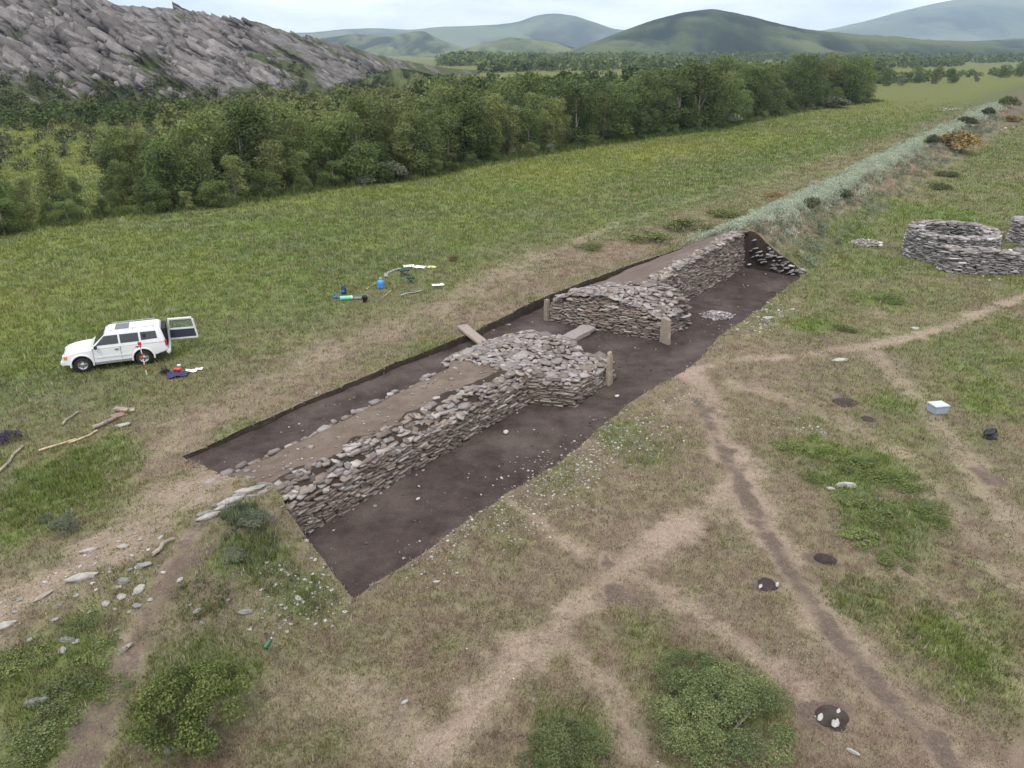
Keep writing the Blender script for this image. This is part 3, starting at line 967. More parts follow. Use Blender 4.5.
def hill(name, outline, Y, depth, mat, amp=0.04, seed=1, power=1.3, extend=None):
    """a real hill: crest line with the outline's heights, ground falling away to both sides over `depth`"""
    pts = [P(x, y, Y) for x, y in outline]
    xs = np.array([p.x for p in pts]); zs = np.array([p.z for p in pts])
    n = 300; k = 120
    X = np.linspace(xs[0], xs[-1], n)
    Zc = np.interp(X, xs, zs)
    ker = np.hanning(9); ker /= ker.sum()
    Zc = np.convolve(np.pad(Zc, 4, mode='edge'), ker, mode='valid')
    T = np.linspace(-1, 1, k)
    XX, TT = np.meshgrid(X, T, indexing='ij')
    prof = np.cos(np.clip(np.abs(TT), 0, 1) * math.pi / 2) ** power
    YY = Y + TT * depth
    sp = xs[-1] - xs[0]
    Hm = zs.max()
    spur = fbm(XX / sp * 14 + TT * 1.5, TT * 2.2 + 3, seed, 5) - 0.5
    gul = np.abs(fbm(XX / sp * 22 + TT * 2.0 * np.sign(spur), TT * 1.2, seed + 5, 4) - 0.5)
    ZZ = Zc[:, None] * prof + Hm * (spur * 6.0 * amp + (0.12 - gul) * 5.5 * amp) * (1 - prof) * np.sqrt(np.clip(prof, 0, 1)) * 2.2 + Hm * amp * .22 * (fbm(XX / sp * 60, YY / sp * 60, seed + 9, 3) - .5)
    ZZ -= 4.0 * (np.abs(TT) > .98)
    # lean the crest a little so that ridges run towards the viewer
    YY = YY + spur * depth * 0.25
    idx = np.arange(n * k).reshape(n, k)
    q = np.stack([idx[:-1, :-1], idx[1:, :-1], idx[1:, 1:], idx[:-1, 1:]], -1).reshape(-1, 4)
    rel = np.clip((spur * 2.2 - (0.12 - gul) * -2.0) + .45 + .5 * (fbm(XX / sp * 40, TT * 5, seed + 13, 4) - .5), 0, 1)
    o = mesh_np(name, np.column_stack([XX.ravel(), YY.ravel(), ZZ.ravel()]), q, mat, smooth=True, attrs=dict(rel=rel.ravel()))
    tag(o, kind="structure")

hill("round_hill", [(470, 64), (520, 60), (560, 56), (590, 45), (620, 32), (650, 21), (680, 13), (705, 10), (725, 13), (750, 20), (780, 27), (820, 33), (860, 37), (890, 41), (940, 46), (1000, 50), (1080, 56)], 2300, 620, M_HILLD, 0.09, 3, 1.25)
hill("low_green_hill", [(360, 64), (400, 60), (440, 56), (465, 49), (490, 42), (510, 37), (530, 39), (555, 42), (575, 49), (600, 53), (640, 60), (690, 66)], 2900, 650, M_HILL, 0.06, 8)
hill("left_hills", [(240, 48), (300, 44), (330, 38), (352, 34), (375, 36), (398, 36), (412, 32), (424, 31), (440, 40), (465, 48), (490, 54), (540, 60)], 3500, 700, M_HILL, 0.06, 14)
hill("far_mountain", [(150, 34), (240, 33), (320, 33), (350, 29), (380, 28), (410, 30), (440, 27), (470, 26), (500, 25), (520, 22), (535, 16), (548, 14), (560, 14), (575, 16), (590, 22), (610, 29), (640, 33), (680, 38), (760, 44), (860, 50)], 6000, 1500, M_MOUNT, 0.05, 21)
hill("far_right_mountain", [(740, 46), (790, 38), (830, 30), (860, 24), (890, 17), (920, 8), (945, 2), (975, -4), (1010, -9), (1060, -14), (1120, -12), (1200, -6), (1290, 6), (1400, 20)], 6800, 1700, M_MOUNT, 0.04, 33)
hill("middle_ridge", [(690, 52), (740, 24), (762, 21), (785, 26), (805, 31), (830, 34), (860, 37), (890, 39), (920, 40), (960, 41), (1000, 44), (1060, 48)], 3300, 500, M_HILL, 0.05, 41)
hill("right_low_hills", [(820, 58), (880, 46), (930, 42), (980, 41), (1030, 38), (1080, 34), (1140, 30), (1220, 36), (1320, 44)], 2700, 500, M_HILL, 0.05, 47)
hill("left_back_mountain", [(-260, 10), (-150, 2), (-60, 6), (40, 20), (150, 34), (260, 44), (330, 52)], 5200, 1000, M_MOUNT, 0.05, 53)

def ridge_material():
    m, nt, b = new_mat("ridge_rock")
    p = pos(nt)
    mp = N(nt, "ShaderNodeMapping")
    mp.inputs["Rotation"].default_value = (0, R(-33), R(20))
    mp.inputs["Scale"].default_value = (0.25, 1.0, 1.7)
    nt.links.new(p, mp.inputs["Vector"])
    n1 = noise(nt, mp.outputs[0], 0.13, 8, 0.70); n2 = noise(nt, mp.outputs[0], 0.36, 7, 0.72); n3 = noise(nt, p, 0.055, 5, 0.6); n4 = noise(nt, p, 0.5, 5, 0.7)
    col = mix(nt, ramp(nt, n1, [(0.32, 0.0), (0.66, 1.0)]), (0.076, 0.070, 0.069), (0.195, 0.182, 0.178))
    col = mix(nt, ramp(nt, n2, [(0.32, 0.85), (0.47, 0.0)]), col, (0.045, 0.040, 0.040))
    col = mix(nt, ramp(nt, n2, [(0.58, 0.0), (0.70, 0.6)]), col, (0.34, 0.31, 0.30))
    g = math_n(nt, 'ADD', attr(nt, "veg"), math_n(nt, 'ADD', math_n(nt, 'MULTIPLY', n3, 1.1), math_n(nt, 'MULTIPLY', n4, 0.5)))
    col = mix(nt, ramp(nt, g, [(0.90, 0.0), (1.06, 0.9)]), col, mix(nt, n4, (0.030, 0.044, 0.018), (0.095, 0.110, 0.048)))
    nt.links.new(col, b.inputs["Base Color"])
    b.inputs["Roughness"].default_value = 1.0
    b.inputs["Specular IOR Level"].default_value = 0.0
    bump(nt, b, math_n(nt, 'ADD', n1, n2), 0.8, 1.2)
    return m
M_RIDGE = ridge_material()

def rocky_ridge():
    # foot of the ridge (ground) and crest, as world points
    base = [(-330, 118, 150), (-150, 115, 165), (0, 110, 182), (100, 108, 195), (200, 103, 205), (300, 92, 240), (360, 82, 300), (420, 76, 400), (470, 72, 500)]
    crest = [(-330, -40, 300), (-150, -34, 300), (0, -16, 300), (60, -6, 300), (84, -1, 300), (110, 4, 302), (145, 6, 305), (171, 7, 308), (172, 1.5, 308), (181, 7, 308), (200, 14, 312), (222, 20, 318), (232, 20, 320), (250, 19, 322), (270, 26, 328), (308, 38, 340), (340, 43, 360), (372, 54, 390), (400, 60, 430), (440, 67, 490), (480, 72, 560)]
    n, k = 900, 230
    s = np.linspace(-330, 478, n)
    B = np.array([tuple(P(x, y, Y)) for x, y, Y in base]); C = np.array([tuple(P(x, y, Y)) for x, y, Y in crest])
    bx = [b[0] for b in base]; cx = [c[0] for c in crest]
    Bx = np.stack([np.interp(s, bx, B[:, i]) for i in range(3)], 1)
    Cx = np.stack([np.interp(s, cx, C[:, i]) for i in range(3)], 1)
    Bx[:, 2] = -1.5
    T = np.linspace(0, 1.5, k)
    SS, TT = np.meshgrid(s, T, indexing='ij')
    w = np.clip(TT, 0, 1); over = np.clip(TT - 1, 0, 1)
    pts = Bx[:, None, :] * (1 - w[..., None]) + Cx[:, None, :] * w[..., None]
    hgt = Cx[:, 2][:, None]
    zp = np.where(TT < .16, w * .45, .072 + (w - .16) * 1.105)      # gentle foot, steep face
    pts[..., 2] = -1.5 + (hgt + 1.5) * zp
    pts[..., 1] += over * 140
    pts[..., 2] -= over * (hgt * 1.1)
    X, Y, Z = pts[..., 0], pts[..., 1], pts[..., 2]
    # dipping strata: coordinates across the beds
    a = R(-31)
    q = (X * math.sin(a) * -1 + Z * math.cos(a) * 1.0) + (Y - 250) * 0.12
    al = X * math.cos(a) + Z * math.sin(a)
    st1 = fbm(q * 0.16, al * 0.022, 91, 4) - .5
    st2 = np.abs(fbm(q * 0.42 + st1 * 2, al * 0.06, 93, 4) - .5)
    st3 = fbm(q * 1.3, al * 0.25, 95, 3) - .5
    amp = sstep(0.03, .25, w) * np.clip(hgt / 25, .25, 1)
    lock = 1 - .55 * sstep(.9, 1.0, w) * (1 - sstep(0, .05, over))
    ph = q * .17 + st1 * 1.6 + (vnoise(al * .05, q * .05, 191) - .5) * 1.2
    saw = (ph - np.floor(ph)); brk = vnoise(al * .035 + np.floor(ph) * 7.3, np.floor(ph) * 3.1, 193)
    ph2 = q * .55 + st1 * 3; saw2 = (ph2 - np.floor(ph2)); brk2 = vnoise(al * .11 + np.floor(ph2) * 5.1, np.floor(ph2) * 2.3, 195)
    d = (st1 * 6.0 - st2 * 5.0 + st3 * 1.6 + (saw * 5.5 - 2.7) * (.25 + brk) + (saw2 * 2.4 - 1.2) * (.2 + brk2)) * amp
    Y2 = Y - d * 1.2
    Z2 = Z + d * .35 * lock + (fbm(X * .35, Y * .3, 97, 3) - .5) * 1.6 * sstep(0.02, .12, w) * lock
    veg = .03 + .40 * (1 - sstep(.10, .40, w)) + .42 * (fbm(X * .035, Z * .05, 99, 3) - .35) + .10 * (SS < 60) - .05
    veg = veg + .25 * sstep(225, 290, SS) * (1 - sstep(300, 345, SS)) * (w < .6) + .34 * sstep(320, 400, SS) * (1 - .5 * w)
    idx = np.arange(n * k).reshape(n, k)
    qd = np.stack([idx[:-1, :-1], idx[1:, :-1], idx[1:, 1:], idx[:-1, 1:]], -1).reshape(-1, 4)
    o = mesh_np("rocky_ridge", np.column_stack([X.ravel(), Y2.ravel(), Z2.ravel()]), qd, M_RIDGE, attrs=dict(veg=veg.ravel()))
    tag(o, kind="structure")
    # broken beds of rock standing out of the slope, all dipping the same way
    rg = np.random.default_rng(303); st = Stones()
    strata = Vector((math.cos(R(31)), .10, -math.sin(R(31)))).normalized()
    global RIDGE_PTS
    RIDGE_PTS = (X, Y2, Z2, SS, w, veg, over)
    cand = np.argwhere((over < .12) & (w > .10) & (SS > -200))
    pick = cand[rg.choice(len(cand), 16000, replace=False)]
    for i, j in pick:
        s_, w_ = SS[i, j], w[i, j]
        cl = float(vnoise(np.array([s_ * .03 + w_ * 3]), np.array([w_ * 7.0]), 311)[0])
        if rg.random() > cl * 2.4 - .80: continue
        if veg[i, j] > .34 and rg.random() < .8: continue
        if s_ > 405 or (s_ > 320 and rg.random() < .6): continue
        k = (.35 + 1.5 * rg.random() ** 2.6) * (.6 + cl) * (1.0 if w_ > .25 else .55)
        k *= 1 - .45 * max(0, w_ - .8) / .2
        L = rg.uniform(2.0, 7.0) * k; D = rg.uniform(1.2, 2.6) * k; T = rg.uniform(.3, .95) * k
        tx = (strata + Vector(rg.normal(0, .10, 3))).normalized()
        ny = Vector((.12 + rg.normal(0, .15), -.85, -.28 + rg.normal(0, .22)))
        ny = (ny - tx * ny.dot(tx)).normalized(); up = tx.cross(ny)
        if up.z < 0: up = -up
        g_ = rg.uniform(.55, 1.25); c = (.165 * g_, .153 * g_, .150 * g_)
        st.add(Vector((X[i, j], Y2[i, j] + .42 * D, Z2[i, j] - .05 * T)), tx, ny, up, L, D * 1.3, T, c)
    tag(st.build("ridge_outcrops", M_OUTCROP), kind="structure")
M_OUTCROP, _nt, _b = new_mat("outcrop_rock")
_p = pos(_nt); _n1 = noise(_nt, _p, .5, 6, .7); _n2 = noise(_nt, _p, 2.2, 5, .7)
_c = mix(_nt, ramp(_nt, _n1, [(.3, 0.0), (.7, 1.0)]), mix(_nt, 1.0, attr(_nt, "Col", "Color"), (.55, .54, .55), 'MULTIPLY'), mix(_nt, 1.0, attr(_nt, "Col", "Color"), (1.25, 1.22, 1.20), 'MULTIPLY'))
_c = mix(_nt, ramp(_nt, _n2, [(.32, .7), (.46, 0.0)]), _c, (.045, .042, .040))
_nt.links.new(_c, _b.inputs["Base Color"]); _b.inputs["Roughness"].default_value = 1.0; _b.inputs["Specular IOR Level"].default_value = 0.0
rocky_ridge()
hill("grassy_knoll", [(340, 84), (365, 79), (385, 71), (400, 68), (418, 71), (440, 77), (465, 82)], 330, 30, M_HILLD, 0.05, 60)

# ------------------------------------------------------------------ foliage builders
def leaf_cards(c, nrm_, size, tone, rg, aspect=0.62):
    """c (n,3) centres, nrm_ (n,3) facing, size (n,), rhombus leaves"""
    n = len(c)
    r = rg.normal(size=(n, 3))
    t = np.cross(nrm_, r); t /= np.linalg.norm(t, axis=1, keepdims=True) + 1e-9
    b = np.cross(nrm_, t); b /= np.linalg.norm(b, axis=1, keepdims=True) + 1e-9
    h = size[:, None] * .5
    v = np.stack([c - t * h, c - b * h * aspect + nrm_ * h * .15, c + t * h, c + b * h * aspect + nrm_ * h * .15], 1).reshape(-1, 3)
    f = np.arange(n * 4).reshape(n, 4)
    return v, f, np.repeat(tone, 4)

def crown_arrays(seed, h, rad, n, leaf, bottom=0.08, slender=False, nb=22):
    rg = np.random.default_rng(seed)
    blobs = []
    for i in range(nb):
        f = (i + .5) / nb
        z = h * (bottom + (1 - bottom) * f ** 1.05)
        env = math.sin((.20 + f * .70) * math.pi) ** .55 if not slender else math.sin(min(1, .12 + f * .95) * math.pi) ** .85
        ang = rg.uniform(0, 6.28); rr = rad * env * rg.uniform(.25, .80)
        br = rad * rg.uniform(.26, .48) * (.75 + .4 * env)
        z = min(z, h - br * .55)
        blobs.append((math.cos(ang) * rr, math.sin(ang) * rr, max(z, br * .7), br, rg.uniform(-.22, .22)))
    bl = np.array(blobs)
    w = bl[:, 3] ** 2; w /= w.sum()
    k = rg.choice(nb, n, p=w)
    d = rg.normal(size=(n, 3)); d /= np.linalg.norm(d, axis=1, keepdims=True)
    d[:, 2] = np.where(rg.random(n) < .55, np.abs(d[:, 2]), d[:, 2])
    d /= np.linalg.norm(d, axis=1, keepdims=True)
    rr = bl[k, 3] * rg.uniform(.45, 1.0, n) ** .55 * (1 + (rg.random(n) < .12) * rg.uniform(0, .45, n))
    c = bl[k, :3] + d * rr[:, None] * np.array([1, 1, .92])
    nr = d * .7 + rg.normal(size=(n, 3)) * .55 + np.array([0, 0, .35])
    nr /= np.linalg.norm(nr, axis=1, keepdims=True)
    tone = np.clip(.45 + bl[k, 4] + rg.normal(0, .2, n), 0, 1)
    size = leaf * rg.uniform(.6, 1.35, n)
    c[:, 2] = np.where(c[:, 2] > 0, c[:, 2] * h / np.percentile(c[:, 2], 99.7), c[:, 2])
    return c, nr, size, tone, rg, bl

def trunk_arrays(seed, h, r0, bl):
    rg = np.random.default_rng(seed + 500)
    V = []; F = []
    def limb(p0, p1, a, b):
        p0 = np.array(p0); p1 = np.array(p1)
        d = p1 - p0; d = d / (np.linalg.norm(d) + 1e-9)
        x = np.cross(d, [0.3, 1, 0.1]); x /= np.linalg.norm(x); y = np.cross(d, x)
        base = len(V)
        mid = (p0 + p1) / 2 + rg.normal(0, .04 * h * .4, 3)
        for p, r in ((p0, a), (mid, (a + b) / 2), (p1, b)):
            for i in range(6):
                t = i / 6 * 6.283
                V.append(p + (x * math.cos(t) + y * math.sin(t)) * r)
        for s_ in range(2):
            for i in range(6):
                j = (i + 1) % 6
                F.append((base + s_ * 6 + i, base + s_ * 6 + j, base + s_ * 6 + 6 + j, base + s_ * 6 + 6 + i))
    top = (rg.normal(0, .25), rg.normal(0, .25), h * .82)
    limb((0, 0, -.3), top, r0, r0 * .25)
    for i in rg.choice(len(bl), min(7, len(bl)), replace=False):
        z0 = h * rg.uniform(.15, .5)
        limb((top[0] * z0 / h, top[1] * z0 / h, z0), bl[i, :3], r0 * .5, r0 * .12)
    return np.array(V), np.array(F)

def tree_proto(name, seed, h, rad, n, leaf, mat, slender=False, bottom=.06, nb=22):
    c, nr, size, tone, rg, bl = crown_arrays(seed, h, rad, n, leaf, bottom, slender, nb)
    v, f, t = leaf_cards(c, nr, size, tone, rg)
    crown = mesh_np("crown", v, f, mat, attrs=dict(tone=t), link=False)
    tv, tf = trunk_arrays(seed, h, .014 * h + .03, bl)
    trunk = mesh_np("trunk", tv, tf, M_BARK, smooth=True, link=False)
    return crown, trunk

TP = {
    "dark": [tree_proto("t", 100 + i, 8.0, 3.2 + .4 * (i % 2), 7500, .25, M_LEAF_A, False, .0, 20 + 3 * i) for i in range(4)],
    "birch": [tree_proto("t", 200 + i, 8.0, 2.7, 6500, .22, M_LEAF_B, False, .02, 18 + 3 * i) for i in range(4)],
    "willow": [tree_proto("t", 300 + i, 8.0, 2.9, 5500, .24, M_LEAF_W, False, .03) for i in range(2)],
}
def put_tree(kind, x, y, h, label, group, name="broadleaf_tree", cat="tree", sx=1.0):
    cr, tr = random.choice(TP[kind])
    z = hz(x, y)
    e = empty(name, (x, y, z), random.uniform(0, 6.28), label, cat, group)
    k = h / 8.0
    e.scale = (k * sx, k * sx, k)
    for nm, me in (("trunk", tr), ("crown", cr)):
        o = bpy.data.objects.new(nm, me); COL.objects.link(o); o.parent = e
    return e

# front edge of the wood, from the left edge of the photo to its end at the right
FRONT_PX = [(-140, 262), (-60, 246), (0, 232), (60, 222), (120, 213), (200, 206), (280, 194), (350, 184), (420, 176), (470, 164), (540, 153), (600, 143), (650, 136), (700, 131), (760, 118), (800, 110), (850, 104), (875, 101)]
FRONT = np.array([tuple(G(x, y)[:2]) for x, y in FRONT_PX])
seg = np.hypot(*np.diff(FRONT, axis=0).T); cum = np.concatenate([[0], np.cumsum(seg)])
def front_at(s):
    return np.array([np.interp(s, cum, FRONT[:, 0]), np.interp(s, cum, FRONT[:, 1])])
def to_px(x, y, z):
    s, c = math.sin(PITCH), math.cos(PITCH)
    zz = z - CAM_H
    dep = y * c - zz * s
    up = y * s + zz * c
    return 512 + FPX * x / dep, 384 - FPX * up / dep
def front_h(px):
    return float(np.interp(px, [-150, 0, 100, 230, 330, 430, 520, 560, 640, 700, 760, 800, 850, 880], [3.6, 3.8, 5.0, 7.2, 7.2, 8.0, 8.6, 8.4, 9.2, 10.6, 11.0, 11.4, 11.0, 8.0]))

ZONES = [  # (px from, px to, front label, behind label)
    (-400, 130, "leafy tree at the meadow edge, below the grassy clearing on the left", "tree of the low wood row at the left, between meadow and clearing"),
    (130, 330, "leafy tree on the front row of the wood, below the rocky ridge", "tree inside the wood, behind its front row below the rocky ridge"),
    (330, 480, "leafy tree on the front row beside the pale grey-green willow", "tree inside the wood, behind the row beside the pale willow"),
    (480, 640, "leafy tree on the front row of the wood, below the far blue mountain", "tree inside the wood, below the far blue mountain"),
    (640, 1100, "tall dark front row tree at the wood's far end, below the round hill", "tree inside the tall far end of the wood, below the round hill"),
]
placed = []
n_tree = 0
def try_tree(x, y, gap):
    for a, b, g in placed:
        if (a - x) ** 2 + (b - y) ** 2 < (.5 * (g + gap)) ** 2: return False
    placed.append((x, y, gap)); return True
rt = random.Random(11)
def wood_kind(px, row):
    r = rt.random()
    if px < 120: return "dark" if r < .85 else "birch"
    if px < 480: return "dark" if r < (.55 if row < 1 else .35) else "birch"
    if px < 620: return "dark" if r < .65 else "birch"
    return "dark" if r < .8 else "birch"
s = 0.0
total = cum[-1]
for row, (off, step_) in enumerate([(1.0, 3.0), (4.2, 3.4), (8.0, 4.2), (12.5, 4.8)]):
    s = rt.uniform(0, 2)
    while s < total:
        p = front_at(s); q = front_at(min(total, s + 1)); t = q - p
        t = t / (np.linalg.norm(t) + 1e-9); nn = np.array([-t[1], t[0]])
        d = math.hypot(*p)
        k = max(1.0, d / 95.0) ** .75
        pt = p + nn * (off * (.8 + .2 * k) + rt.uniform(-.7, 1.1)) + t * rt.uniform(-.8, .8)
        px, py = to_px(pt[0], pt[1], 0)
        if px > -130 and n_tree < 235 and not (row == 3 and px < 120):
            h = front_h(px) * rt.choice([.62, .75, .85, .95, 1.05, 1.18]) * rt.uniform(.94, 1.06) * (1.0 if row else .92)
            if row == 0 and rt.random() < .25: h *= .6
            zi = next(i for i, z in enumerate(ZONES) if z[0] <= px < z[1])
            kd = wood_kind(px, row)
            put_tree(kd, pt[0], pt[1], h, ZONES[zi][2 if row == 0 else 3], "trees along the front of the wood" if row == 0 else "trees inside the wood",
                     "birch_tree" if kd == "birch" else "broadleaf_tree", sx=rt.uniform(.9, 1.15))
            placed.append((pt[0], pt[1], 4)); n_tree += 1
        s += step_ * k * rt.uniform(.75, 1.25)

s = 2.0
while s < total - 8:
    p = front_at(s); q = front_at(s + 1); t = q - p; t = t / (np.linalg.norm(t) + 1e-9)
    pt = p + np.array([t[1], -t[0]]) * rt.uniform(.2, 1.8)
    px, py = to_px(pt[0], pt[1], 0)
    d = math.hypot(*pt)
    if px > -20:
        side = "left" if px < 330 else "middle" if px < 600 else "far"
        put_tree(rt.choice(["birch", "dark", "birch", "dark"]) if rt.random() < .92 else "willow", pt[0], pt[1], rt.uniform(1.3, 2.9), "soft low bush at the %s of the wood's meadow edge" % {"left": "near left part", "middle": "middle part", "far": "far right part"}[side], "bushes at the foot of the wood", "edge_bush", "bush", sx=rt.uniform(1.2, 1.7))
    s += rt.uniform(2.5, 6.5) * max(1, d / 90)
# far part of the wood: one mass
def mass(name, items, leafn, leafs, mat, label, cat):
    Vs, Fs, Ts = [], [], []; base = 0
    rg0 = np.random.default_rng(77)
    protos = [crown_arrays(700 + i, 1.0, .40, 1600, 1.0, .03) for i in range(5)]
    for (x, y, z, h, wide) in items:
        c, nr, size, tone, rg, bl = protos[rg0.integers(0, 5)]
        sel = rg0.choice(len(c), leafn, replace=False)
        a = rg0.uniform(0, 6.28); ca, sa = math.cos(a), math.sin(a)
        cc = c[sel] * h * np.array([wide, wide, 1]); M2 = np.array([[ca, -sa, 0], [sa, ca, 0], [0, 0, 1]])
        cc = cc @ M2.T + np.array([x, y, z]); nn = nr[sel] @ M2.T
        v, f, t = leaf_cards(cc, nn, size[sel] * leafs * h, np.clip(tone[sel] + rg0.normal(0, .18), 0, 1), rg0, .75)
        Vs.append(v); Fs.append(f + base); Ts.append(t); base += len(v)
    o = mesh_np(name, np.concatenate(Vs), np.concatenate(Fs), mat, attrs=dict(tone=np.concatenate(Ts)))
    tag(o, label, cat, kind="stuff")
    return o
items_d, items_b = [], []
tries = 0
while tries < 5200:
    tries += 1
    s = rt.uniform(0, total); off = rt.uniform(13, 105)
    p = front_at(s); q = front_at(min(total, s + 1)); t = q - p; t = t / (np.linalg.norm(t) + 1e-9)
    pt = p + np.array([-t[1], t[0]]) * off
    px, py = to_px(pt[0], pt[1], 0)
    if not (-160 < px < 880): continue
    if py < np.interp(px, [-160, 0, 200, 330, 420, 480, 700, 880], [110, 112, 106, 92, 84, 86, 80, 72]): continue
    if px < 175 and 128 < py < 200: continue                     # the grassy clearing
    if px < 260 and 138 < py < 165 and rt.random() < .6: continue
    if not try_tree(pt[0], pt[1], 3.6 + max(0, math.hypot(*pt) - 100) * .012): continue
    h = (5.2 if px < 420 else 6.8 if px < 620 else 8.0) * rt.uniform(.65, 1.15)
    if px < 260 and py < 132: h *= .8
    bright = 150 < px < 480 and rt.random() < .8
    (items_b if bright else items_d).append((pt[0], pt[1], hz(*pt), h, rt.uniform(.9, 1.35)))
for _ in range(900):          # scrub at the foot of the ridge, beyond the clearing
    px, py = rt.uniform(-170, 300), rt.uniform(113, 130)
    if py > np.interp(px, [-170, 0, 100, 140, 200, 300], [133, 131, 128, 124, 118, 104]): continue
    g = GD(px, py, 0)
    if not try_tree(g.x, g.y, 3.4): continue
    items_d.append((g.x, g.y, hz(g.x, g.y), rt.uniform(2.0, 4.0), rt.uniform(1.2, 1.9)))
mass("far_wood", items_d, 330, .13, M_LEAF_A, "dense dark wood filling the valley behind the tree row", "wood")
mass("birch_thicket", items_b, 330, .12, M_LEAF_B, "lighter green birch thicket between the tree row and rocky ridge", "wood")
scr = []
for _ in range(900):
    px, py = rt.uniform(-170, 330), rt.uniform(122, 172)
    g = GD(px, py, 0)
    if not try_tree(g.x, g.y, 2.2): continue
    if rt.random() < .35: continue
    scr.append((g.x, g.y, hz(g.x, g.y), rt.uniform(.7, 1.8), rt.uniform(1.6, 2.6)))
mass("meadow_scrub", scr, 150, .2, M_LEAF_D, "low yellowish scrub in the clearing behind the tree row at left", "scrub")
X_, Y_, Z_, S_, W_, VG_, OV_ = RIDGE_PTS
cand = np.argwhere((W_ < .55) & (S_ > -150) & (S_ < 400) & (VG_ + .35 * (fbm(X_ * .06, Z_ * .08, 401, 3) - .5) > .20))
rgs = np.random.default_rng(9)
rs_ = []
for i, j in cand[rgs.choice(len(cand), min(800, len(cand)), replace=False)]:
    if rgs.random() < 1.25 * W_[i, j]: continue
    rs_.append((X_[i, j], Y_[i, j], Z_[i, j] - .2, rgs.uniform(1.0, 2.8), rgs.uniform(1.2, 2.2)))
mass("ridge_scrub", rs_, 90, .22, M_LEAF_D, "green scrub growing among the rocks on the lower ridge slope", "scrub")
# bands of woodland far down the valley
band = []
for (x0, y0, x1, y1, n_, hh, sp) in [(480, 72, 700, 68, 90, 9, 2.5), (560, 63, 900, 60, 160, 12, 2.0), (700, 79, 880, 74, 70, 8, 3.0), (850, 66, 1060, 60, 110, 11, 2.5), (820, 70, 960, 66, 70, 9, 2), (440, 66, 640, 60, 110, 12, 1.5), (900, 57, 1080, 55, 60, 10, 1.0), (868, 84, 925, 81, 26, 4.5, 1.5), (925, 78, 1040, 74, 30, 4, 1.5)]:
    for i in range(n_):
        f = rt.random()
        g = GD(x0 + (x1 - x0) * f, y0 + (y1 - y0) * f + rt.uniform(-.5, .5) * sp, 0)
        band.append((g.x + rt.uniform(-6, 6), g.y + rt.uniform(-8, 8), 0, hh * rt.uniform(.6, 1.2), rt.uniform(1.2, 2.2)))
mass("distant_woodland", band, 110, .26, M_LEAF_A, "thin bands of dark woodland far along the valley floor", "wood")

# single trees and shrubs in the open at the far right
for px, py, h, kd, lab in [(915, 83, 7, "dark", "bushy tree alone left in the far right field"), (936, 84, 8, "birch", "slim tree beside the bushy one in the far right field"), (951, 83, 6.5, "dark", "low round tree right of the slim one in the far field"),
                           (884, 86, 7.5, "dark", "small dark tree past the end of the wood"), (862, 88, 6, "birch", "short pale tree touching the end of the wood"), (1004, 78, 7, "dark", "far small tree near the right border field"),
                           (1020, 77, 8, "dark", "dark tree at the far right border, beyond the field"), (900, 86, 4.5, "willow", "low grey-green tree between two small trees past the wood"), (975, 82, 4.5, "willow", "low grey-green tree standing alone in the far field")]:
    g = G(px, py)
    put_tree(kd, g.x, g.y, h, lab, None, "small_tree", sx=1.2)

# the pale willow clumps at the meadow edge, and the round green shrub
def shrub_mesh(seed, n, leaf, flat=.72, nb=16):
    fine = n > 6000
    if fine: nb = 46
    rg = np.random.default_rng(seed)
    bl = []
    for i in range(nb):
        a = rg.uniform(0, 6.28); rr = .72 * math.sqrt(rg.random())
        br = rg.uniform(.12, .25) if fine else rg.uniform(.22, .40)
        zz = max(.05, (flat * (1 - rr ** 2 * .9)) - br * .6)
        bl.append((math.cos(a) * rr * (1.12 if fine else 1), math.sin(a) * rr * (1.12 if fine else 1), zz, br, rg.uniform(-.28, .28)))
    bl = np.array(bl)
    k = rg.integers(0, nb, n)
    d = rg.normal(size=(n, 3)); d /= np.linalg.norm(d, axis=1, keepdims=True); d[:, 2] = np.abs(d[:, 2]) * .85 + d[:, 2] * .15
    c = bl[k, :3] + d * (bl[k, 3] * rg.uniform(.35, 1.12, n) ** .6)[:, None]
    c[:, 2] = np.maximum(c[:, 2], .02)
    nr = d * .5 + rg.normal(size=(n, 3)) * .6 + np.array([0, 0, .4]); nr /= np.linalg.norm(nr, axis=1, keepdims=True)
    tone = np.clip(.45 + bl[k, 4] + rg.normal(0, .22, n), 0, 1)
    size = leaf * rg.uniform(.55, 1.4, n)
    return leaf_cards(c, nr, size, tone, rg, .55)
def stems_mesh(seed, n=9):
    rg = np.random.default_rng(seed); V = []; F = []
    for i in range(n):
        a = rg.uniform(0, 6.28); r = rg.uniform(.2, .7)
        p0 = np.array([math.cos(a) * .08, math.sin(a) * .08, -.05]); r *= .6; p1 = np.array([math.cos(a) * r, math.sin(a) * r, rg.uniform(.15, .32)])
        b = len(V)
        for p, w in ((p0, .022), (p1, .008)):
            for j in range(4):
                V.append(p + np.array([math.cos(j * 1.571) * w, math.sin(j * 1.571) * w, 0]))
        for j in range(4): F.append((b + j, b + (j + 1) % 4, b + 4 + (j + 1) % 4, b + 4 + j))
    return np.array(V), np.array(F)
SH = {}
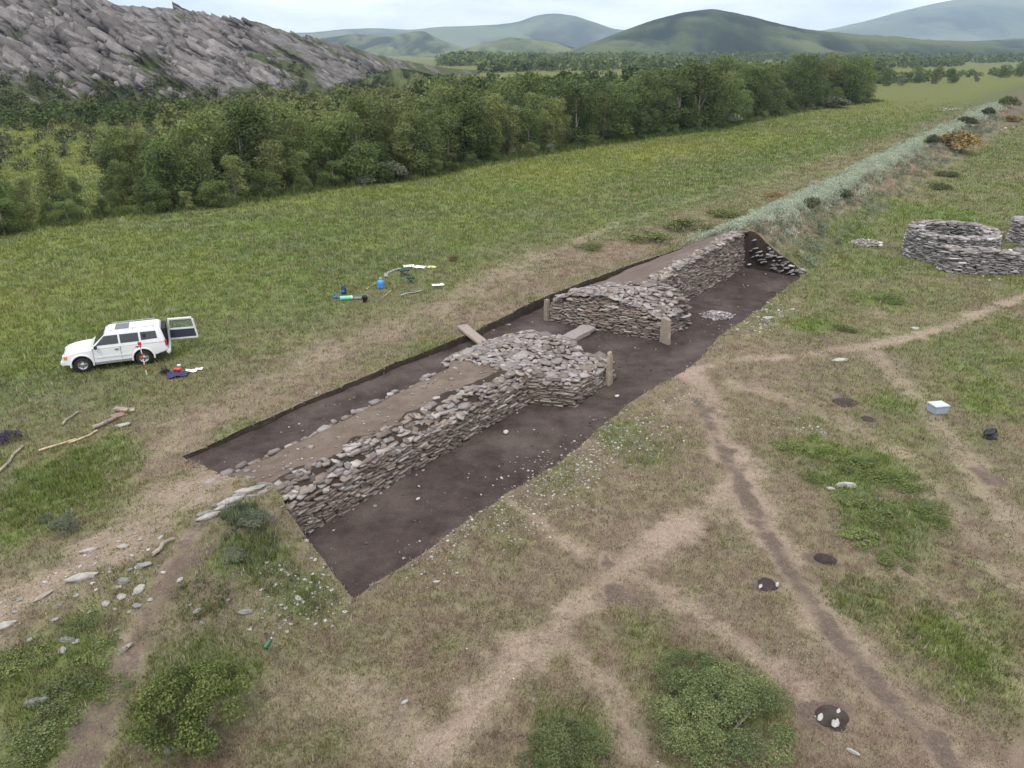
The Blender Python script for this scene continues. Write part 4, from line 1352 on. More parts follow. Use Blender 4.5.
def shrub(px, py, rad, hgt, mat, label, n=2600, leaf=.085, name="shrub", cat="shrub", seed=None, group=None, ry=None):
    key = (mat.name, n, leaf, (seed or 0))
    if key not in SH:
        v, f, t = shrub_mesh(900 + (seed or 0), n, leaf)
        sv, sf = stems_mesh(900 + (seed or 0))
        SH[key] = (mesh_np("foliage", v, f, mat, attrs=dict(tone=t), link=False), mesh_np("stem", sv, sf, M_BARK, link=False))
    g = G(px, py)
    e = empty(name, (g.x, g.y, g.z - .03), random.uniform(0, 6.28) if ry is None else ANG, label, cat, group)
    e.scale = (rad, ry or rad, hgt / .85)
    for nm, me in zip(("foliage", "stem"), SH[key]):
        o = bpy.data.objects.new(nm, me); COL.objects.link(o); o.parent = e
    return e
shrub(388, 181, 2.7, 2.3, M_LEAF_W, "pale grey-green willow bush at the foot of the wood", 2200, .13, "willow_shrub", seed=1)
shrub(365, 184, 1.5, 1.4, M_LEAF_W, "small pale willow bush left of the larger one", 2200, .13, "willow_shrub", seed=2)
shrub(683, 129, 4.4, 4.2, M_LEAF_S, "rounded bright green shrub in front of the tall trees", 2600, .13, "round_shrub", seed=3)
shrub(585, 143, 2.4, 2.8, M_LEAF_S, "small green shrub at the meadow edge before the trees", 2600, .13, "round_shrub", seed=4)
shrub(730, 125, 3.0, 2.6, M_LEAF_W, "grey-green shrub low at the foot of tall dark trees", 2200, .13, "willow_shrub", seed=5)
shrub(835, 108, 4.5, 3.0, M_LEAF_D, "dull green shrub at the end of the tree row", 2600, .13, "round_shrub", seed=6)
# shrubs on and beside the bank
shrub(958, 152, 4.4, 3.0, M_LEAF_O, "wide ochre brown bush beside the sagebrush bank", 3200, .10, "ochre_bush", seed=7)
shrub(932, 146, 1.5, 1.7, M_LEAF_D, "dark bush left against the ochre bush", 2200, .12, "dark_bush", seed=8)
shrub(1008, 108, 2.7, 3.0, M_LEAF_A, "dark round bush high on the bank at right", 2200, .12, "dark_bush", seed=9)
shrub(987, 117, 1.6, 2.2, M_LEAF_D, "small dark bush left of the dark round one on the bank", 2200, .12, "dark_bush", seed=10)
shrub(966, 126, 2.2, 1.8, M_LEAF_D, "dull green bush on the bank above the ochre bush", 2200, .12, "dark_bush", seed=11)
shrub(1012, 122, 2.6, 1.4, M_LEAF_O, "low brownish bush below the dark round one", 2200, .12, "ochre_bush", seed=12)
shrub(813, 208, .95, 1.0, M_LEAF_D, "dark little bush on the sagebrush bank near the trench", 2200, .12, "dark_bush", seed=13)
shrub(843, 197, 1.0, .8, M_LEAF_D, "second dark little bush along the sagebrush bank", 2200, .12, "dark_bush", seed=14)
# shrub(874, 196, .7, .8, M_LEAF_D, "narrow dark bush right of the sagebrush", 2200, .12, "dark_bush", seed=13)
# shrub(888, 183, 1.7, .9, M_LEAF_D, "flat green bush on the field side of the sagebrush", 2200, .12, "dark_bush", seed=14)
# shrub(905, 172, 1.5, .9, M_LEAF_D, "flat green bush beside the upper sagebrush", 2200, .12, "dark_bush", seed=8)
shrub(946, 176, 1.6, .7, M_LEAF_D, "low dull bush below the ochre bush", 2200, .12, "dark_bush", seed=10)
shrub(940, 189, 1.3, .7, M_LEAF_D, "low dull bush in the field nearest the stone ring", 2200, .12, "dark_bush", seed=11)
# foreground shrubs
shrub(197, 728, 1.38, 1.55, M_LEAF_Y, "large leafy green shrub in the lower left corner beside the footpath", 20000, .040, "leafy_shrub", seed=21)
shrub(726, 732, 1.75, 1.05, M_LEAF_S, "wide dark green shrub between paths at the bottom edge", 24000, .027, "leafy_shrub", seed=22)
shrub(692, 688, 1.05, .75, M_LEAF_S, "smaller shrub growing on the upper side of the wide dark one", 13000, .036, "leafy_shrub", seed=23)
shrub(566, 766, 1.0, .85, M_LEAF_S, "dull round shrub cut by the bottom edge of the photo", 15000, .034, "leafy_shrub", seed=24)
hb = [(790, 448, .7), (830, 455, .8), (865, 470, 1.0), (905, 485, .9), (930, 510, .8), (880, 515, .9), (860, 540, .7), (845, 500, .6), (895, 560, .7), (815, 480, .5), (940, 525, .5)]
for i, (x, y, r_) in enumerate(hb):
    shrub(x, y, r_ * 1.1, .26, M_LEAF_Y, "low green herb clump in the green patch around the pale rock", 1500, .08, "herb_clump", "plant", seed=30 + i % 3, group="herb clumps around the pale rock")
for i, (x, y, r_) in enumerate([(25, 660, .8), (60, 690, .9), (100, 655, .7), (40, 735, .9), (110, 690, .6), (85, 625, .5), (20, 765, .7)]):
    shrub(x, y, r_, .22, M_LEAF_S if i % 2 else M_LEAF_Y, "low green herb clump among stones left of the footpath", 1500, .075, "herb_clump", "plant", seed=33 + i % 2, group="herb clumps left of the footpath")
for i, (x, y, r_, h_, m_, lab) in enumerate([(650, 241, 2.1, .75, M_LEAF_B, "low green clump in the grass above the far wall"), (690, 229, 2.4, .85, M_LEAF_B, "low green clump beside the start of the sagebrush"), (725, 216, 2.0, .7, M_LEAF_B, "low green clump between dirt track and sagebrush"),
        (590, 248, 1.3, .4, M_LEAF_B, "small clump on dry grass left of the far wall"), (775, 196, 1.7, .5, M_LEAF_O, "brownish clump beside the upper dirt track"), (453, 261, .62, .42, M_LEAF_O, "small dry ochre shrub right of the white sheets"),
        (10, 441, .55, .5, M_LEAF_P, "purple-flowered clump near the left border"), (890, 300, 1.1, .3, M_LEAF_Y, "bright green clump in front of the stone ring"), (845, 330, .8, .22, M_LEAF_Y, "green clump above the pale footpath at right"),
        (700, 255, .1, .1, M_LEAF_D, "")]):
    if lab: shrub(x, y, r_, h_, m_, lab, 1500, .10, "herb_clump", "plant", seed=36 + i % 3)
for i, (x, y, r_, h_, lab) in enumerate([(70, 528, .62, .55, "silvery sagebrush clump at left above the earth bank"), (45, 522, .3, .3, "little silvery plant left of the silvery sagebrush clump"), (255, 525, .55, .55, "silvery green clump hanging over the near wall corner"), (235, 560, .45, .4, "silvery clump on the slope below the near wall corner")]):
    shrub(x, y, r_, h_, M_LEAF_W, lab, 4000, .055, "sagebrush_clump", "plant", seed=40 + i)

# ------------------------------------------------------------------ grass and ground cover (uncountable)
def blades(name, x, y, z, hgt, wid, col, nb, spread, rg, mat, label, cat, lean=.55):
    n = len(x)
    X = np.repeat(x, nb); Yv = np.repeat(y, nb); Z = np.repeat(z, nb); Hh = np.repeat(hgt, nb) * rg.uniform(.5, 1.15, n * nb); W = np.repeat(wid, nb)
    a = rg.uniform(0, 6.28, n * nb); r = np.repeat(spread, nb) * np.sqrt(rg.random(n * nb))
    b = rg.uniform(0, 6.28, n * nb)
    px = X + np.cos(b) * r; py = Yv + np.sin(b) * r
    ln = rg.uniform(.15, 1.0, n * nb) * lean * Hh * 1.6
    dx, dy = np.cos(a), np.sin(a)
    v = np.stack([np.stack([px - dy * W, py + dx * W, Z - .02], 1), np.stack([px + dy * W, py - dx * W, Z - .02], 1), np.stack([px + dx * ln, py + dy * ln, Z + Hh], 1)], 1).reshape(-1, 3)
    f = np.arange(len(v)).reshape(-1, 3)
    kv = np.interp(np.hypot(X, Yv), [18, 45], [1.0, .5])
    C = np.repeat(col, nb, axis=0) * (1 + (rg.random(n * nb) - .5) * kv)[:, None]
    o = mesh_np(name, v, f, mat, attrs=dict(Col=np.repeat(C, 3, axis=0)))
    tag(o, label, cat, kind="stuff")
    return o

def scatter_polar(n, r0, r1, amax, rg):
    r = r0 * (r1 / r0) ** rg.random(n)
    a = rg.uniform(-amax, amax, n)
    return np.sin(a) * r, np.cos(a) * r, r

def turf():
    rg = np.random.default_rng(5)
    x, y, r = scatter_polar(250000, 10.0, 300, R(41), rg)
    ok = ~in_poly(x, y, RIM)
    path, dirt, green, yel = cover(x, y)
    ok &= rg.random(len(x)) > np.clip(path * .85 + dirt * .75 + sstep(110, 290, r), 0, .98)
    x, y, r, path, dirt, green, yel = (q[ok] for q in (x, y, r, path, dirt, green, yel))
    g = np.clip(green + (fbm(x * 1.6, y * 1.6, 15, 3) - .5) * 1.6 + rg.normal(0, .14, len(x)), 0, 1)[:, None]
    dryc = np.array([[.222, .165, .122]]); grc = np.array([[.108, .146, .034]]); yc = np.array([[.225, .225, .048]])
    col = dryc * (1 - g) + grc * g
    u_, v_ = w2uv(x, y)
    gp = (sstep(.48, .64, fbm(x * .10, y * .17, 211, 4)) * .55 * sstep(14, 22, v_))[:, None]
    col = col * (1 - gp) + np.array([[.105, .118, .066]]) * gp
    stk = (sstep(.50, .66, fbm(u_ * .035, v_ * .42, 215, 4)) * .45 * sstep(12, 16, v_) * (1 - sstep(30, 45, v_)))[:, None]
    col = col * (1 - stk) + np.array([[.165, .150, .085]]) * stk
    dk = (.86 + .34 * fbm(x * .35, y * .35, 219, 4))[:, None]
    col = col * dk
    yy = np.clip(yel * 1.1 + rg.normal(0, .15, len(x)), 0, .8)[:, None]
    col = col * (1 - yy) + yc * yy
    s = rg.random(len(x))
    col[s < .07] = np.array([.33, .27, .19])
    hgt = (.045 + .09 * green + .0012 * r) * rg.uniform(.5, 1.4, len(x)) * (1 - .6 * path)
    wid = .004 + .00042 * r
    blades("grass", x, y, height(x, y), hgt, wid, col, 5, .03 + .0042 * r, rg, M_GRASS, "short patchy grass covering the valley floor and paths' sides", "grass")
turf()

def sage():
    rg = np.random.default_rng(8)
    n = 24000
    u = 41.3 + 190 * rg.random(n) ** 1.7; v = rg.normal(6.1, 1.2, n) + np.clip(u - 41, 0, 260) * .022
    k = fbm(u * .25, v * .4, 61, 3)
    ok = (k > .36) & (rg.random(n) < np.interp(u, [41, 44, 90, 130, 240], [.6, 1, 1, .6, .35]))
    u, v = u[ok], v[ok]
    x, y = uv2w(u, v)
    d = np.hypot(x, y)
    col = np.array([[.345, .355, .280]]) * rg.uniform(.75, 1.25, (len(x), 1))
    keep = rg.random(len(x)) < .35
    blades("sagebrush", x[keep], y[keep], height(x[keep], y[keep]), rg.uniform(.2, .5, keep.sum()), .012 + .0003 * d[keep], col[keep], 9, .16 + .001 * d[keep], rg, M_GRASS, "pale blue-grey sagebrush stems growing along the crest of the old bank", "sagebrush", .5)
    rest = np.where(~keep)[0]
    rest = rest[:1250]
    items = [(float(x[i]), float(y[i]), float(height(x[i:i + 1], y[i:i + 1])[0]) - .08, float(rg.uniform(.22, .62)) * (1 + .006 * d[i]), float(rg.uniform(1.3, 2.4))) for i in rest]
    mass("sagebrush_cushions", items, 210, .105, M_SAGE, "rounded silvery sagebrush cushions covering the old bank beyond the trench", "sagebrush")
    it2 = []
    for i in range(420):
        uu = 41.8 + 150 * rg.random() ** 1.6; vv = rg.uniform(.6, 4.6) + max(0, min(260, uu - 41)) * .022
        X, Y = uv2w(uu, vv); dd = math.hypot(X, Y)
        it2.append((float(X), float(Y), hz(float(X), float(Y)) - .06, rg.uniform(.2, .5) * (1 + .006 * dd), rg.uniform(1.3, 2.6)))
    mass("bank_scrub", it2, 150, .14, M_LEAF_W, "dull green low scrub on the near flank of the old bank", "scrub")
sage()

def weeds():
    """taller tussocks: bank slope by the near wall, meadow edge along the wood"""
    rg = np.random.default_rng(12)
    xs, ys, hs, cs = [], [], [], []
    for cx, cy, r_, n_, h_, c_ in [(250, 545, .75, 138, .20, (.135, .150, .080)), (275, 575, .7, 85, .13, (.135, .150, .080)), (315, 600, .6, 66, .12, (.135, .150, .080)), (240, 515, .5, 143, .26, (.13, .15, .085)), (90, 470, 1.8, 300, .17, (.125, .160, .042)),
                                   (50, 500, 1.8, 300, .17, (.135, .165, .042)), (200, 600, .7, 120, .12, (.10, .13, .045)), (960, 640, 1.5, 200, .11, (.12, .15, .05)), (860, 600, 1.0, 140, .11, (.12, .15, .05))]:
        g = G(cx, cy)
        a = rg.uniform(0, 6.28, n_); rr = r_ * np.sqrt(rg.random(n_))
        xs.append(g.x + np.cos(a) * rr); ys.append(g.y + np.sin(a) * rr); hs.append(h_ * rg.uniform(.6, 1.4, n_)); cs.append(np.array([c_]) * rg.uniform(.7, 1.35, (n_, 1)))
    s_ = rg.uniform(0, total, 5000)
    P0 = np.stack([np.interp(s_, cum, FRONT[:, 0]), np.interp(s_, cum, FRONT[:, 1])], 1)
    P1 = P0 + rg.normal(0, 1.0, P0.shape) + np.array([[.4, -.6]])
    xs.append(P1[:, 0]); ys.append(P1[:, 1]); hs.append(rg.uniform(.35, .9, 5000)); cs.append(np.array([[.085, .115, .035]]) * rg.uniform(.6, 1.4, (5000, 1)))
    x, y, h, c = np.concatenate(xs), np.concatenate(ys), np.concatenate(hs), np.concatenate(cs)
    ok = ~in_poly(x, y, RIM)
    x, y, h, c = x[ok], y[ok], h[ok], c[ok]
    d = np.hypot(x, y)
    blades("tall_weeds", x, y, height(x, y), h, .006 + .0004 * d, c, 7, .05 + .002 * d, rg, M_GRASS, "taller weeds on the bank slope and along the foot of the wood", "weeds", .45)
weeds()

# small pale rubble lying in the grass
def vfront_any(u):
    return vfront1(u) if u < 18.8 else (11 if u < 23.4 else vfront2(u))
def rubble():
    rg = np.random.default_rng(19)
    st = Stones()
    spots = [(300, 575, 1.3, 90, .03, .13), (320, 600, 1.0, 60, .03, .12), (285, 605, .9, 40, .03, .12), (560, 460, 2.0, 420, .03, .12), (620, 430, 2.2, 420, .03, .11), (500, 520, 1.6, 220, .03, .10), (540, 490, 2.0, 260, .03, .10), (590, 470, 2.4, 200, .03, .09), (440, 545, 1.2, 120, .03, .10), (670, 395, 1.8, 110, .03, .1), (440, 560, 1.4, 70, .03, .07),
             (755, 325, 1.6, 90, .05, .2), (780, 310, 1.6, 80, .05, .18), (790, 425, 1.0, 40, .04, .1), (815, 432, .6, 24, .05, .12), (800, 235, 2.5, 70, .06, .25), (60, 590, 2.5, 60, .04, .12), (120, 560, 1.8, 40, .05, .14), (860, 265, 1.4, 26, .05, .16),
             (420, 470, 3.2, 60, .02, .06), (500, 440, 3.0, 70, .02, .06), (700, 300, 3, 70, .03, .08), (940, 240, 2.0, 20, .05, .16), (1000, 275, 2.5, 60, .06, .2), (930, 270, 2, 40, .06, .18), (970, 120, 9, 140, .2, .6), (960, 110, 9, 120, .2, .6), (640, 640, 5, 60, .02, .05), (430, 650, 4, 40, .02, .05), (870, 640, 4, 30, .02, .06), (900, 430, 4, 30, .02, .06)]
    for cx, cy, r_, n_, a_, b_ in spots:
        g = G(cx, cy)
        for i in range(n_):
            t = rg.uniform(0, 6.28); rr = r_ * math.sqrt(rg.random()) * rg.uniform(.6, 1.2)
            x, y = g.x + math.cos(t) * rr, g.y + math.sin(t) * rr
            inside = bool(in_poly(np.array([x]), np.array([y]), RIM)[0])
            if inside:
                if rg.random() < .75: continue
                u_, v_ = w2uv(x, y)
                if v_ > 2.1: continue
                z = FLOOR
            else: z = hz(x, y)
            L = a_ + (b_ - a_) * rg.random() ** 2.2
            aa = rg.uniform(0, 6.28); tx = Vector((math.cos(aa), math.sin(aa), rg.normal(0, .15))).normalized(); ny = Vector((-tx.y, tx.x, rg.normal(0, .15))).normalized(); up = tx.cross(ny)
            st.add(Vector((x, y, z + .012)), tx, ny, up, L, L * rg.uniform(.5, .9), L * rg.uniform(.2, .45), tuple(np.array(random.choice([(.38, .37, .34), (.31, .29, .27), (.44, .43, .40), (.24, .21, .19)])) * rg.uniform(.75, 1.1)))
    for i in range(900):
        u_, v_ = rg.uniform(.3, 41), rg.uniform(0, 11)
        if not (v_ < vfront_any(u_) - .15 or (v_ > 8.9 and u_ < 23) or 19 < u_ < 23.4): continue
        X, Y = uv2w(u_, v_)
        if not in_poly(np.array([X]), np.array([Y]), RIM)[0]: continue
        foot = rg.random() < .25 and v_ < 4
        if foot: v_ = vfront_any(u_) - abs(rg.normal(0, .18)); X, Y = uv2w(u_, v_)
        L = .025 + .09 * rg.random() ** 3 + (.10 * rg.random() if foot else 0)
        aa = rg.uniform(0, 6.28); tx = Vector((math.cos(aa), math.sin(aa), 0)); ny = Vector((-tx.y, tx.x, rg.normal(0, .2))).normalized()
        c = (.30, .27, .25) if rg.random() < .45 else (.075, .058, .054)
        st.add(Vector((float(X), float(Y), FLOOR + (.02 + (float(np.interp(u_, [0, 12, 19, 23], [.34, .24, .12, 0])) if v_ > 7.8 else 0)))), tx, ny, tx.cross(ny), L, L * rg.uniform(.5, .9), L * rg.uniform(.25, .6), tuple(np.array(c) * rg.uniform(.7, 1.2)))
    for i in range(700):          # crumbs and chips along the cut edge
        k_ = rg.integers(0, len(RIM)); q = RIM[k_]
        x, y = q[0] + rg.normal(0, .10), q[1] + rg.normal(0, .10)
        if in_poly(np.array([x]), np.array([y]), RIM)[0]: continue
        L = .03 + .11 * rg.random() ** 2.5
        aa = rg.uniform(0, 6.28); tx = Vector((math.cos(aa), math.sin(aa), rg.normal(0, .2))).normalized(); ny = Vector((-tx.y, tx.x, rg.normal(0, .2))).normalized()
        c = random.choice([(.085, .066, .058), (.11, .085, .07), (.28, .25, .22), (.22, .19, .165)])
        st.add(Vector((x, y, hz(x, y) + .015)), tx, ny, tx.cross(ny), L, L * .7, L * rg.uniform(.3, .6), tuple(np.array(c) * rg.uniform(.75, 1.2)))
    o = st.build("stone_rubble", M_STONE)
    tag(o, "small pale stone chips strewn over the turf around the trench", "rubble", kind="stuff")
rubble()
#@@PART3

# ------------------------------------------------------------------ stone rings and wall at the right
def ring_path(cx, cy, r, inner=False, a0=0.0):
    def fn(s):
        a = a0 + s / r
        o = Vector((math.cos(a), math.sin(a), 0)); t = Vector((-math.sin(a), math.cos(a), 0))
        return Vector((cx, cy, 0)) + o * r * (1 - .055 * math.cos(4 * (a - .35))), t, (-o if inner else o)
    return fn, 2 * math.pi * r
def stone_ring(cx, cy, R_, thick, h, label, hfun):
    z0 = hz(cx, cy)
    root = empty("stone_ring", (cx, cy, z0), 0, label, "stone ring", "round dry-stone structures")
    st = Stones()
    for r, inn in ((R_, False), (R_ - thick, True)):
        fn, ln = ring_path(0, 0, r, inn)
        lay_courses(st, fn, ln, -.05, lambda s, r=r: hfun(s / r), lambda q, s: (.07 if not inn else .03) * q, "grey", .072, (.25, .85), .44, .22)
    for i in range(190):
        a = random.uniform(0, 6.283); r = random.uniform(R_ - thick + .12, R_ - .15)
        o = Vector((math.cos(a), math.sin(a), 0)); b = random.uniform(0, 6.28)
        tx = Vector((math.cos(b), math.sin(b), random.gauss(0, .08))).normalized(); ny = Vector((-tx.y, tx.x, random.gauss(0, .08))).normalized()
        st.add(o * r * (1 - .055 * math.cos(4 * (a - .35))) + Vector((0, 0, hfun(a) + random.uniform(-.06, .05))), tx, ny, tx.cross(ny), random.uniform(.3, .65), random.uniform(.25, .45), random.uniform(.06, .11), stone_col("grey" if random.random() < .5 else "top"))
    st.build("stone_facing", M_STONE, root)
    n = 64; V = []; F = []
    for i in range(n):
        a = i / n * 6.283; kk = 1 - .055 * math.cos(4 * (a - .35)); c, s = math.cos(a) * kk, math.sin(a) * kk; hh = hfun(a) - .07
        for r, z in ((R_ - .2, -.1), (R_ - .32, hh), (R_ - thick + .22, hh), (R_ - thick + .2, -.1)):
            V.append((c * r, s * r, z))
    for i in range(n):
        j = (i + 1) % n
        for k in range(3): F.append((i * 4 + k, j * 4 + k, j * 4 + k + 1, i * 4 + k + 1))
    mesh_np("rubble_core", np.array(V), np.array(F), M_SIDE, root)
stone_ring(30.9, 54.4, 2.85, 1.1, 2.0, "round grey dry-stone ring open at its top, near the right border", lambda a: 1.98 + .16 * math.sin(a * 1.0 + .3) + .08 * math.sin(a * 3 + 1))
stone_ring(40.6, 58.6, 2.6, .85, 1.7, "second grey dry-stone ring, mostly cut off by the photo's right border", lambda a: 1.7 + .1 * math.sin(a + 2) + .07 * math.sin(a * 3))

def block_wall():
    pts = [(28.6, 51.6), (28.65, 50.3), (30.6, 49.6), (33.2, 49.55), (36.0, 49.8), (42.0, 50.4)]
    root = empty("stone_wall", (32.0, 50.6, hz(32, 50.6)), 0, "low grey dry-stone wall built against the front of the stone ring", "wall")
    z0 = hz(32, 50.6)
    st = Stones()
    P3 = [Vector((x - 32.0, y - 50.6, 0)) for x, y in pts]
    ls = [(b - a).length for a, b in zip(P3[:-1], P3[1:])]; tot = sum(ls)
    def fn(s):
        for i, l in enumerate(ls):
            if s <= l or i == len(ls) - 1:
                t = (P3[i + 1] - P3[i]).normalized(); s = min(s, l)
                return P3[i] + t * s, t, Vector((t.y, -t.x, 0))
            s -= l
    def hh(s): return 1.42 + .10 * math.sin(s * 2.1) - (.0 if s < 5.4 else .12)
    lay_courses(st, fn, tot, -.06, hh, lambda q, s: .08 * q + (0 if s < 5.4 else max(0, q - .8) * .5), "grey", .072, (.25, .85), .44, .25)
    W = 1.0
    for i in range(330):
        s = random.uniform(0, tot); p, t, o = fn(s)
        q = random.uniform(.12, W) if s > 1.2 else random.uniform(.1, .7)
        b = random.uniform(0, 6.28); tx = Vector((math.cos(b), math.sin(b), random.gauss(0, .1))).normalized(); ny = Vector((-tx.y, tx.x, random.gauss(0, .1))).normalized()
        st.add(p - o * (q + (.35 if s > 5.4 else 0)) + Vector((0, 0, hh(s) + random.uniform(-.05, .06))), tx, ny, tx.cross(ny), random.uniform(.3, .7), random.uniform(.25, .5), random.uniform(.06, .11), stone_col("top" if random.random() < .6 else "grey"))
    st.build("stone_facing", M_STONE, root)
    V = []; F = []; n = 40
    for i in range(n + 1):
        s = tot * i / n * .999; p, t, o = fn(s); h_ = hh(s) - .08
        sh = .45 if s > 5.4 else 0
        wb = W if s > 1.2 else .6
        for q, z in ((.2, -.1), (.3 + sh, h_), (wb + sh, h_), (wb + sh + .05, -.1)):
            a = p - o * q; V.append((a.x, a.y, z))
    for i in range(n):
        for k in range(3): F.append((i * 4 + k, (i + 1) * 4 + k, (i + 1) * 4 + k + 1, i * 4 + k + 1))
    mesh_np("rubble_core", np.array(V), [np.array(F), np.array([(0, 1, 2, 3), (n * 4 + 3, n * 4 + 2, n * 4 + 1, n * 4)])], M_SIDE, root)
block_wall()

def stone_heap(px, py, r, h, n, label, L=(.15, .5)):
    g = G(px, py); st = Stones()
    if in_poly(np.array([g.x]), np.array([g.y]), RIM)[0]: g = GD(px, py, FLOOR)
    for i in range(n):
        a = random.uniform(0, 6.28); q = math.sqrt(random.random())
        z = h * (1 - q ** 1.6) * random.uniform(.5, 1.0)
        b = random.uniform(0, 6.28); tx = Vector((math.cos(b), math.sin(b), random.gauss(0, .3))).normalized(); ny = Vector((-tx.y, tx.x, random.gauss(0, .3))).normalized()
        ln = random.uniform(*L)
        st.add(Vector((g.x + math.cos(a) * q * r * 1.25, g.y + math.sin(a) * q * r, g.z + z + .03)), tx, ny, tx.cross(ny), ln, ln * random.uniform(.5, .9), ln * random.uniform(.2, .4), stone_col("grey" if random.random() < .6 else "top"))
    tag(st.build("stone_heap", M_STONE), label, "stone heap")
stone_heap(866, 244, .95, .32, 240, "small heap of pale grey stones on the grass left of the stone ring", (.12, .38))
stone_heap(717, 316, .80, .06, 170, "flat patch of pale stones lying on the trench floor by the far wall", (.06, .24))

# ------------------------------------------------------------------ standing and lying slabs at the gateway
def rock_mesh(seed, sx, sy, sz, sub=3, rough=.16, flat=0.0, taper=0.0):
    bm = bmesh.new()
    bmesh.ops.create_icosphere(bm, subdivisions=sub, radius=1.0)
    rg = np.random.default_rng(seed); o1 = rg.uniform(0, 50, 3)
    planes = [Vector(rg.normal(size=3)).normalized() for _ in range(9)]
    dd = rg.uniform(.62, .95, 9)
    for v in bm.verts:
        c = v.co.copy()
        for p, d in zip(planes, dd):
            q = c.dot(p)
            if q > d: c -= p * (q - d) * .92
        k = 1 + rough * (float(vnoise(np.array([c.x * 2.1 + o1[0]]), np.array([c.y * 2.1 + c.z * 1.7 + o1[1]]), 5)[0]) - .5) * 2
        c *= k
        if flat: c.z = max(-.75, min(.75, c.z))
        w = 1 - taper * (c.z + 1) * .5
        v.co = Vector((c.x * sx * w, c.y * sy * w, c.z * sz))
    return bm
def slab_mesh(seed, w, d, h, taper=.12, jag=.10):
    """upright slab from z=0 to h, with broken top, bevelled"""
    rg = np.random.default_rng(seed)
    n = 7; bm = bmesh.new(); rows = []
    for k in range(n):
        t = k / (n - 1); s = 1 - taper * t
        sh = rg.normal(0, .02, 2) * w
        zz = h * t
        q = []
        for x, y in ((-.5, -.5), (0, -.56), (.5, -.5), (.54, 0), (.5, .5), (0, .56), (-.5, .5), (-.54, 0)):
            zj = (rg.uniform(-jag, jag) * h if k == n - 1 else rg.uniform(-.02, .02) * h) if k else 0
            q.append(bm.verts.new((x * w * s * (1 + rg.normal(0, .04)) + sh[0], y * d * s * (1 + rg.normal(0, .06)) + sh[1], zz + zj)))
        rows.append(q)
    for k in range(n - 1):
        for i in range(8):
            bm.faces.new((rows[k][i], rows[k][(i + 1) % 8], rows[k + 1][(i + 1) % 8], rows[k + 1][i]))
    bm.faces.new(rows[0][::-1]); bm.faces.new(rows[-1])
    return bm
def col_obj(o, c):
    me = o.data; a = me.attributes.new("Col", 'FLOAT_COLOR', 'POINT')
    a.data.foreach_set("color", np.tile(np.array([*c, 1.0], dtype=np.float32), len(me.vertices)))
def slab(name, p, rot, seed, w, d, h, c, label, cat="standing stone", taper=.12, jag=.06, group=None):
    o = obj_bm(name, slab_mesh(seed, w, d, h, taper, jag), M_STONE)
    col_obj(o, c); o.location = p; o.rotation_euler = rot
    return tag(o, label, cat, group)
p = GD(609, 384, FLOOR); p.z -= .08
slab("standing_stone", p, (R(-2), R(2), ANG + R(8)), 1, .42, .22, 1.52, (.27, .225, .165), "pale tapering stone post standing at the corner of the near gate end", taper=.35)
p = GD(665, 343, FLOOR); p.z -= .08
slab("standing_stone", p, (R(3), R(5), ANG + R(70)), 2, .60, .22, 1.35, (.24, .20, .155), "broad slab standing upright against the corner of the far wall", taper=.12)
p = GD(547, 320, FLOOR); p.z -= .05
slab("standing_stone", p, (0, R(-2), ANG), 3, .30, .25, 1.25, (.24, .20, .165), "narrow stone post at the rear corner of the far wall, by the trench edge", taper=.15)
def lying(A_, B_, w, d, seed, c, label, zo=0.0):
    D = (B_ - A_); L = D.length; D.normalize()
    X = D.cross(Vector((0, 0, 1))).normalized(); Yv = D.cross(X).normalized()
    o = obj_bm("lying_slab", slab_mesh(seed, w, d, L, .04, .05), M_STONE); col_obj(o, c)
    M = Matrix((X, Yv, D)).transposed().to_4x4(); M.translation = A_ + Vector((0, 0, d * .5 + zo))
    o.matrix_world = M
    return tag(o, label, "slab")
lying(GD(568, 342, FLOOR), GD(589, 331, FLOOR) + Vector((0, 0, .06)), .78, .24, 4, (.225, .195, .185), "flat rectangular slab lying aslant in the gateway between both walls")
lying(GD(556, 352, FLOOR), GD(569, 343, FLOOR), .5, .16, 6, (.24, .215, .205), "smaller slab lying at the foot of the near gate end")
lying(G(462, 329) + Vector((0, 0, .06)), GD(484, 345, .12), .55, .15, 5, (.245, .20, .175), "long pale slab leaning from the near wall to the trench's far edge")
for i, (px, py, L, lab) in enumerate([(476, 497, .30, "")]):
    pass
# small slabs on the trench floor
for px, py, L, lab in [(506, 433, .34, "small flat pale stone on the trench floor below the near wall"), (617, 397, .3, "little flat stone at the foot of the pale stone post"), (418, 500, .2, "small stone chip alone on the near trench floor")]:
    q = GD(px, py, FLOOR)
    o = obj_bm("stone", rock_mesh(int(px), L * .5, L * .32, L * .12, 2), M_STONE); col_obj(o, (.36, .33, .31)); o.location = (q.x, q.y, FLOOR + .05); o.rotation_euler = (0, 0, random.uniform(0, 3))
    tag(o, lab, "stone")

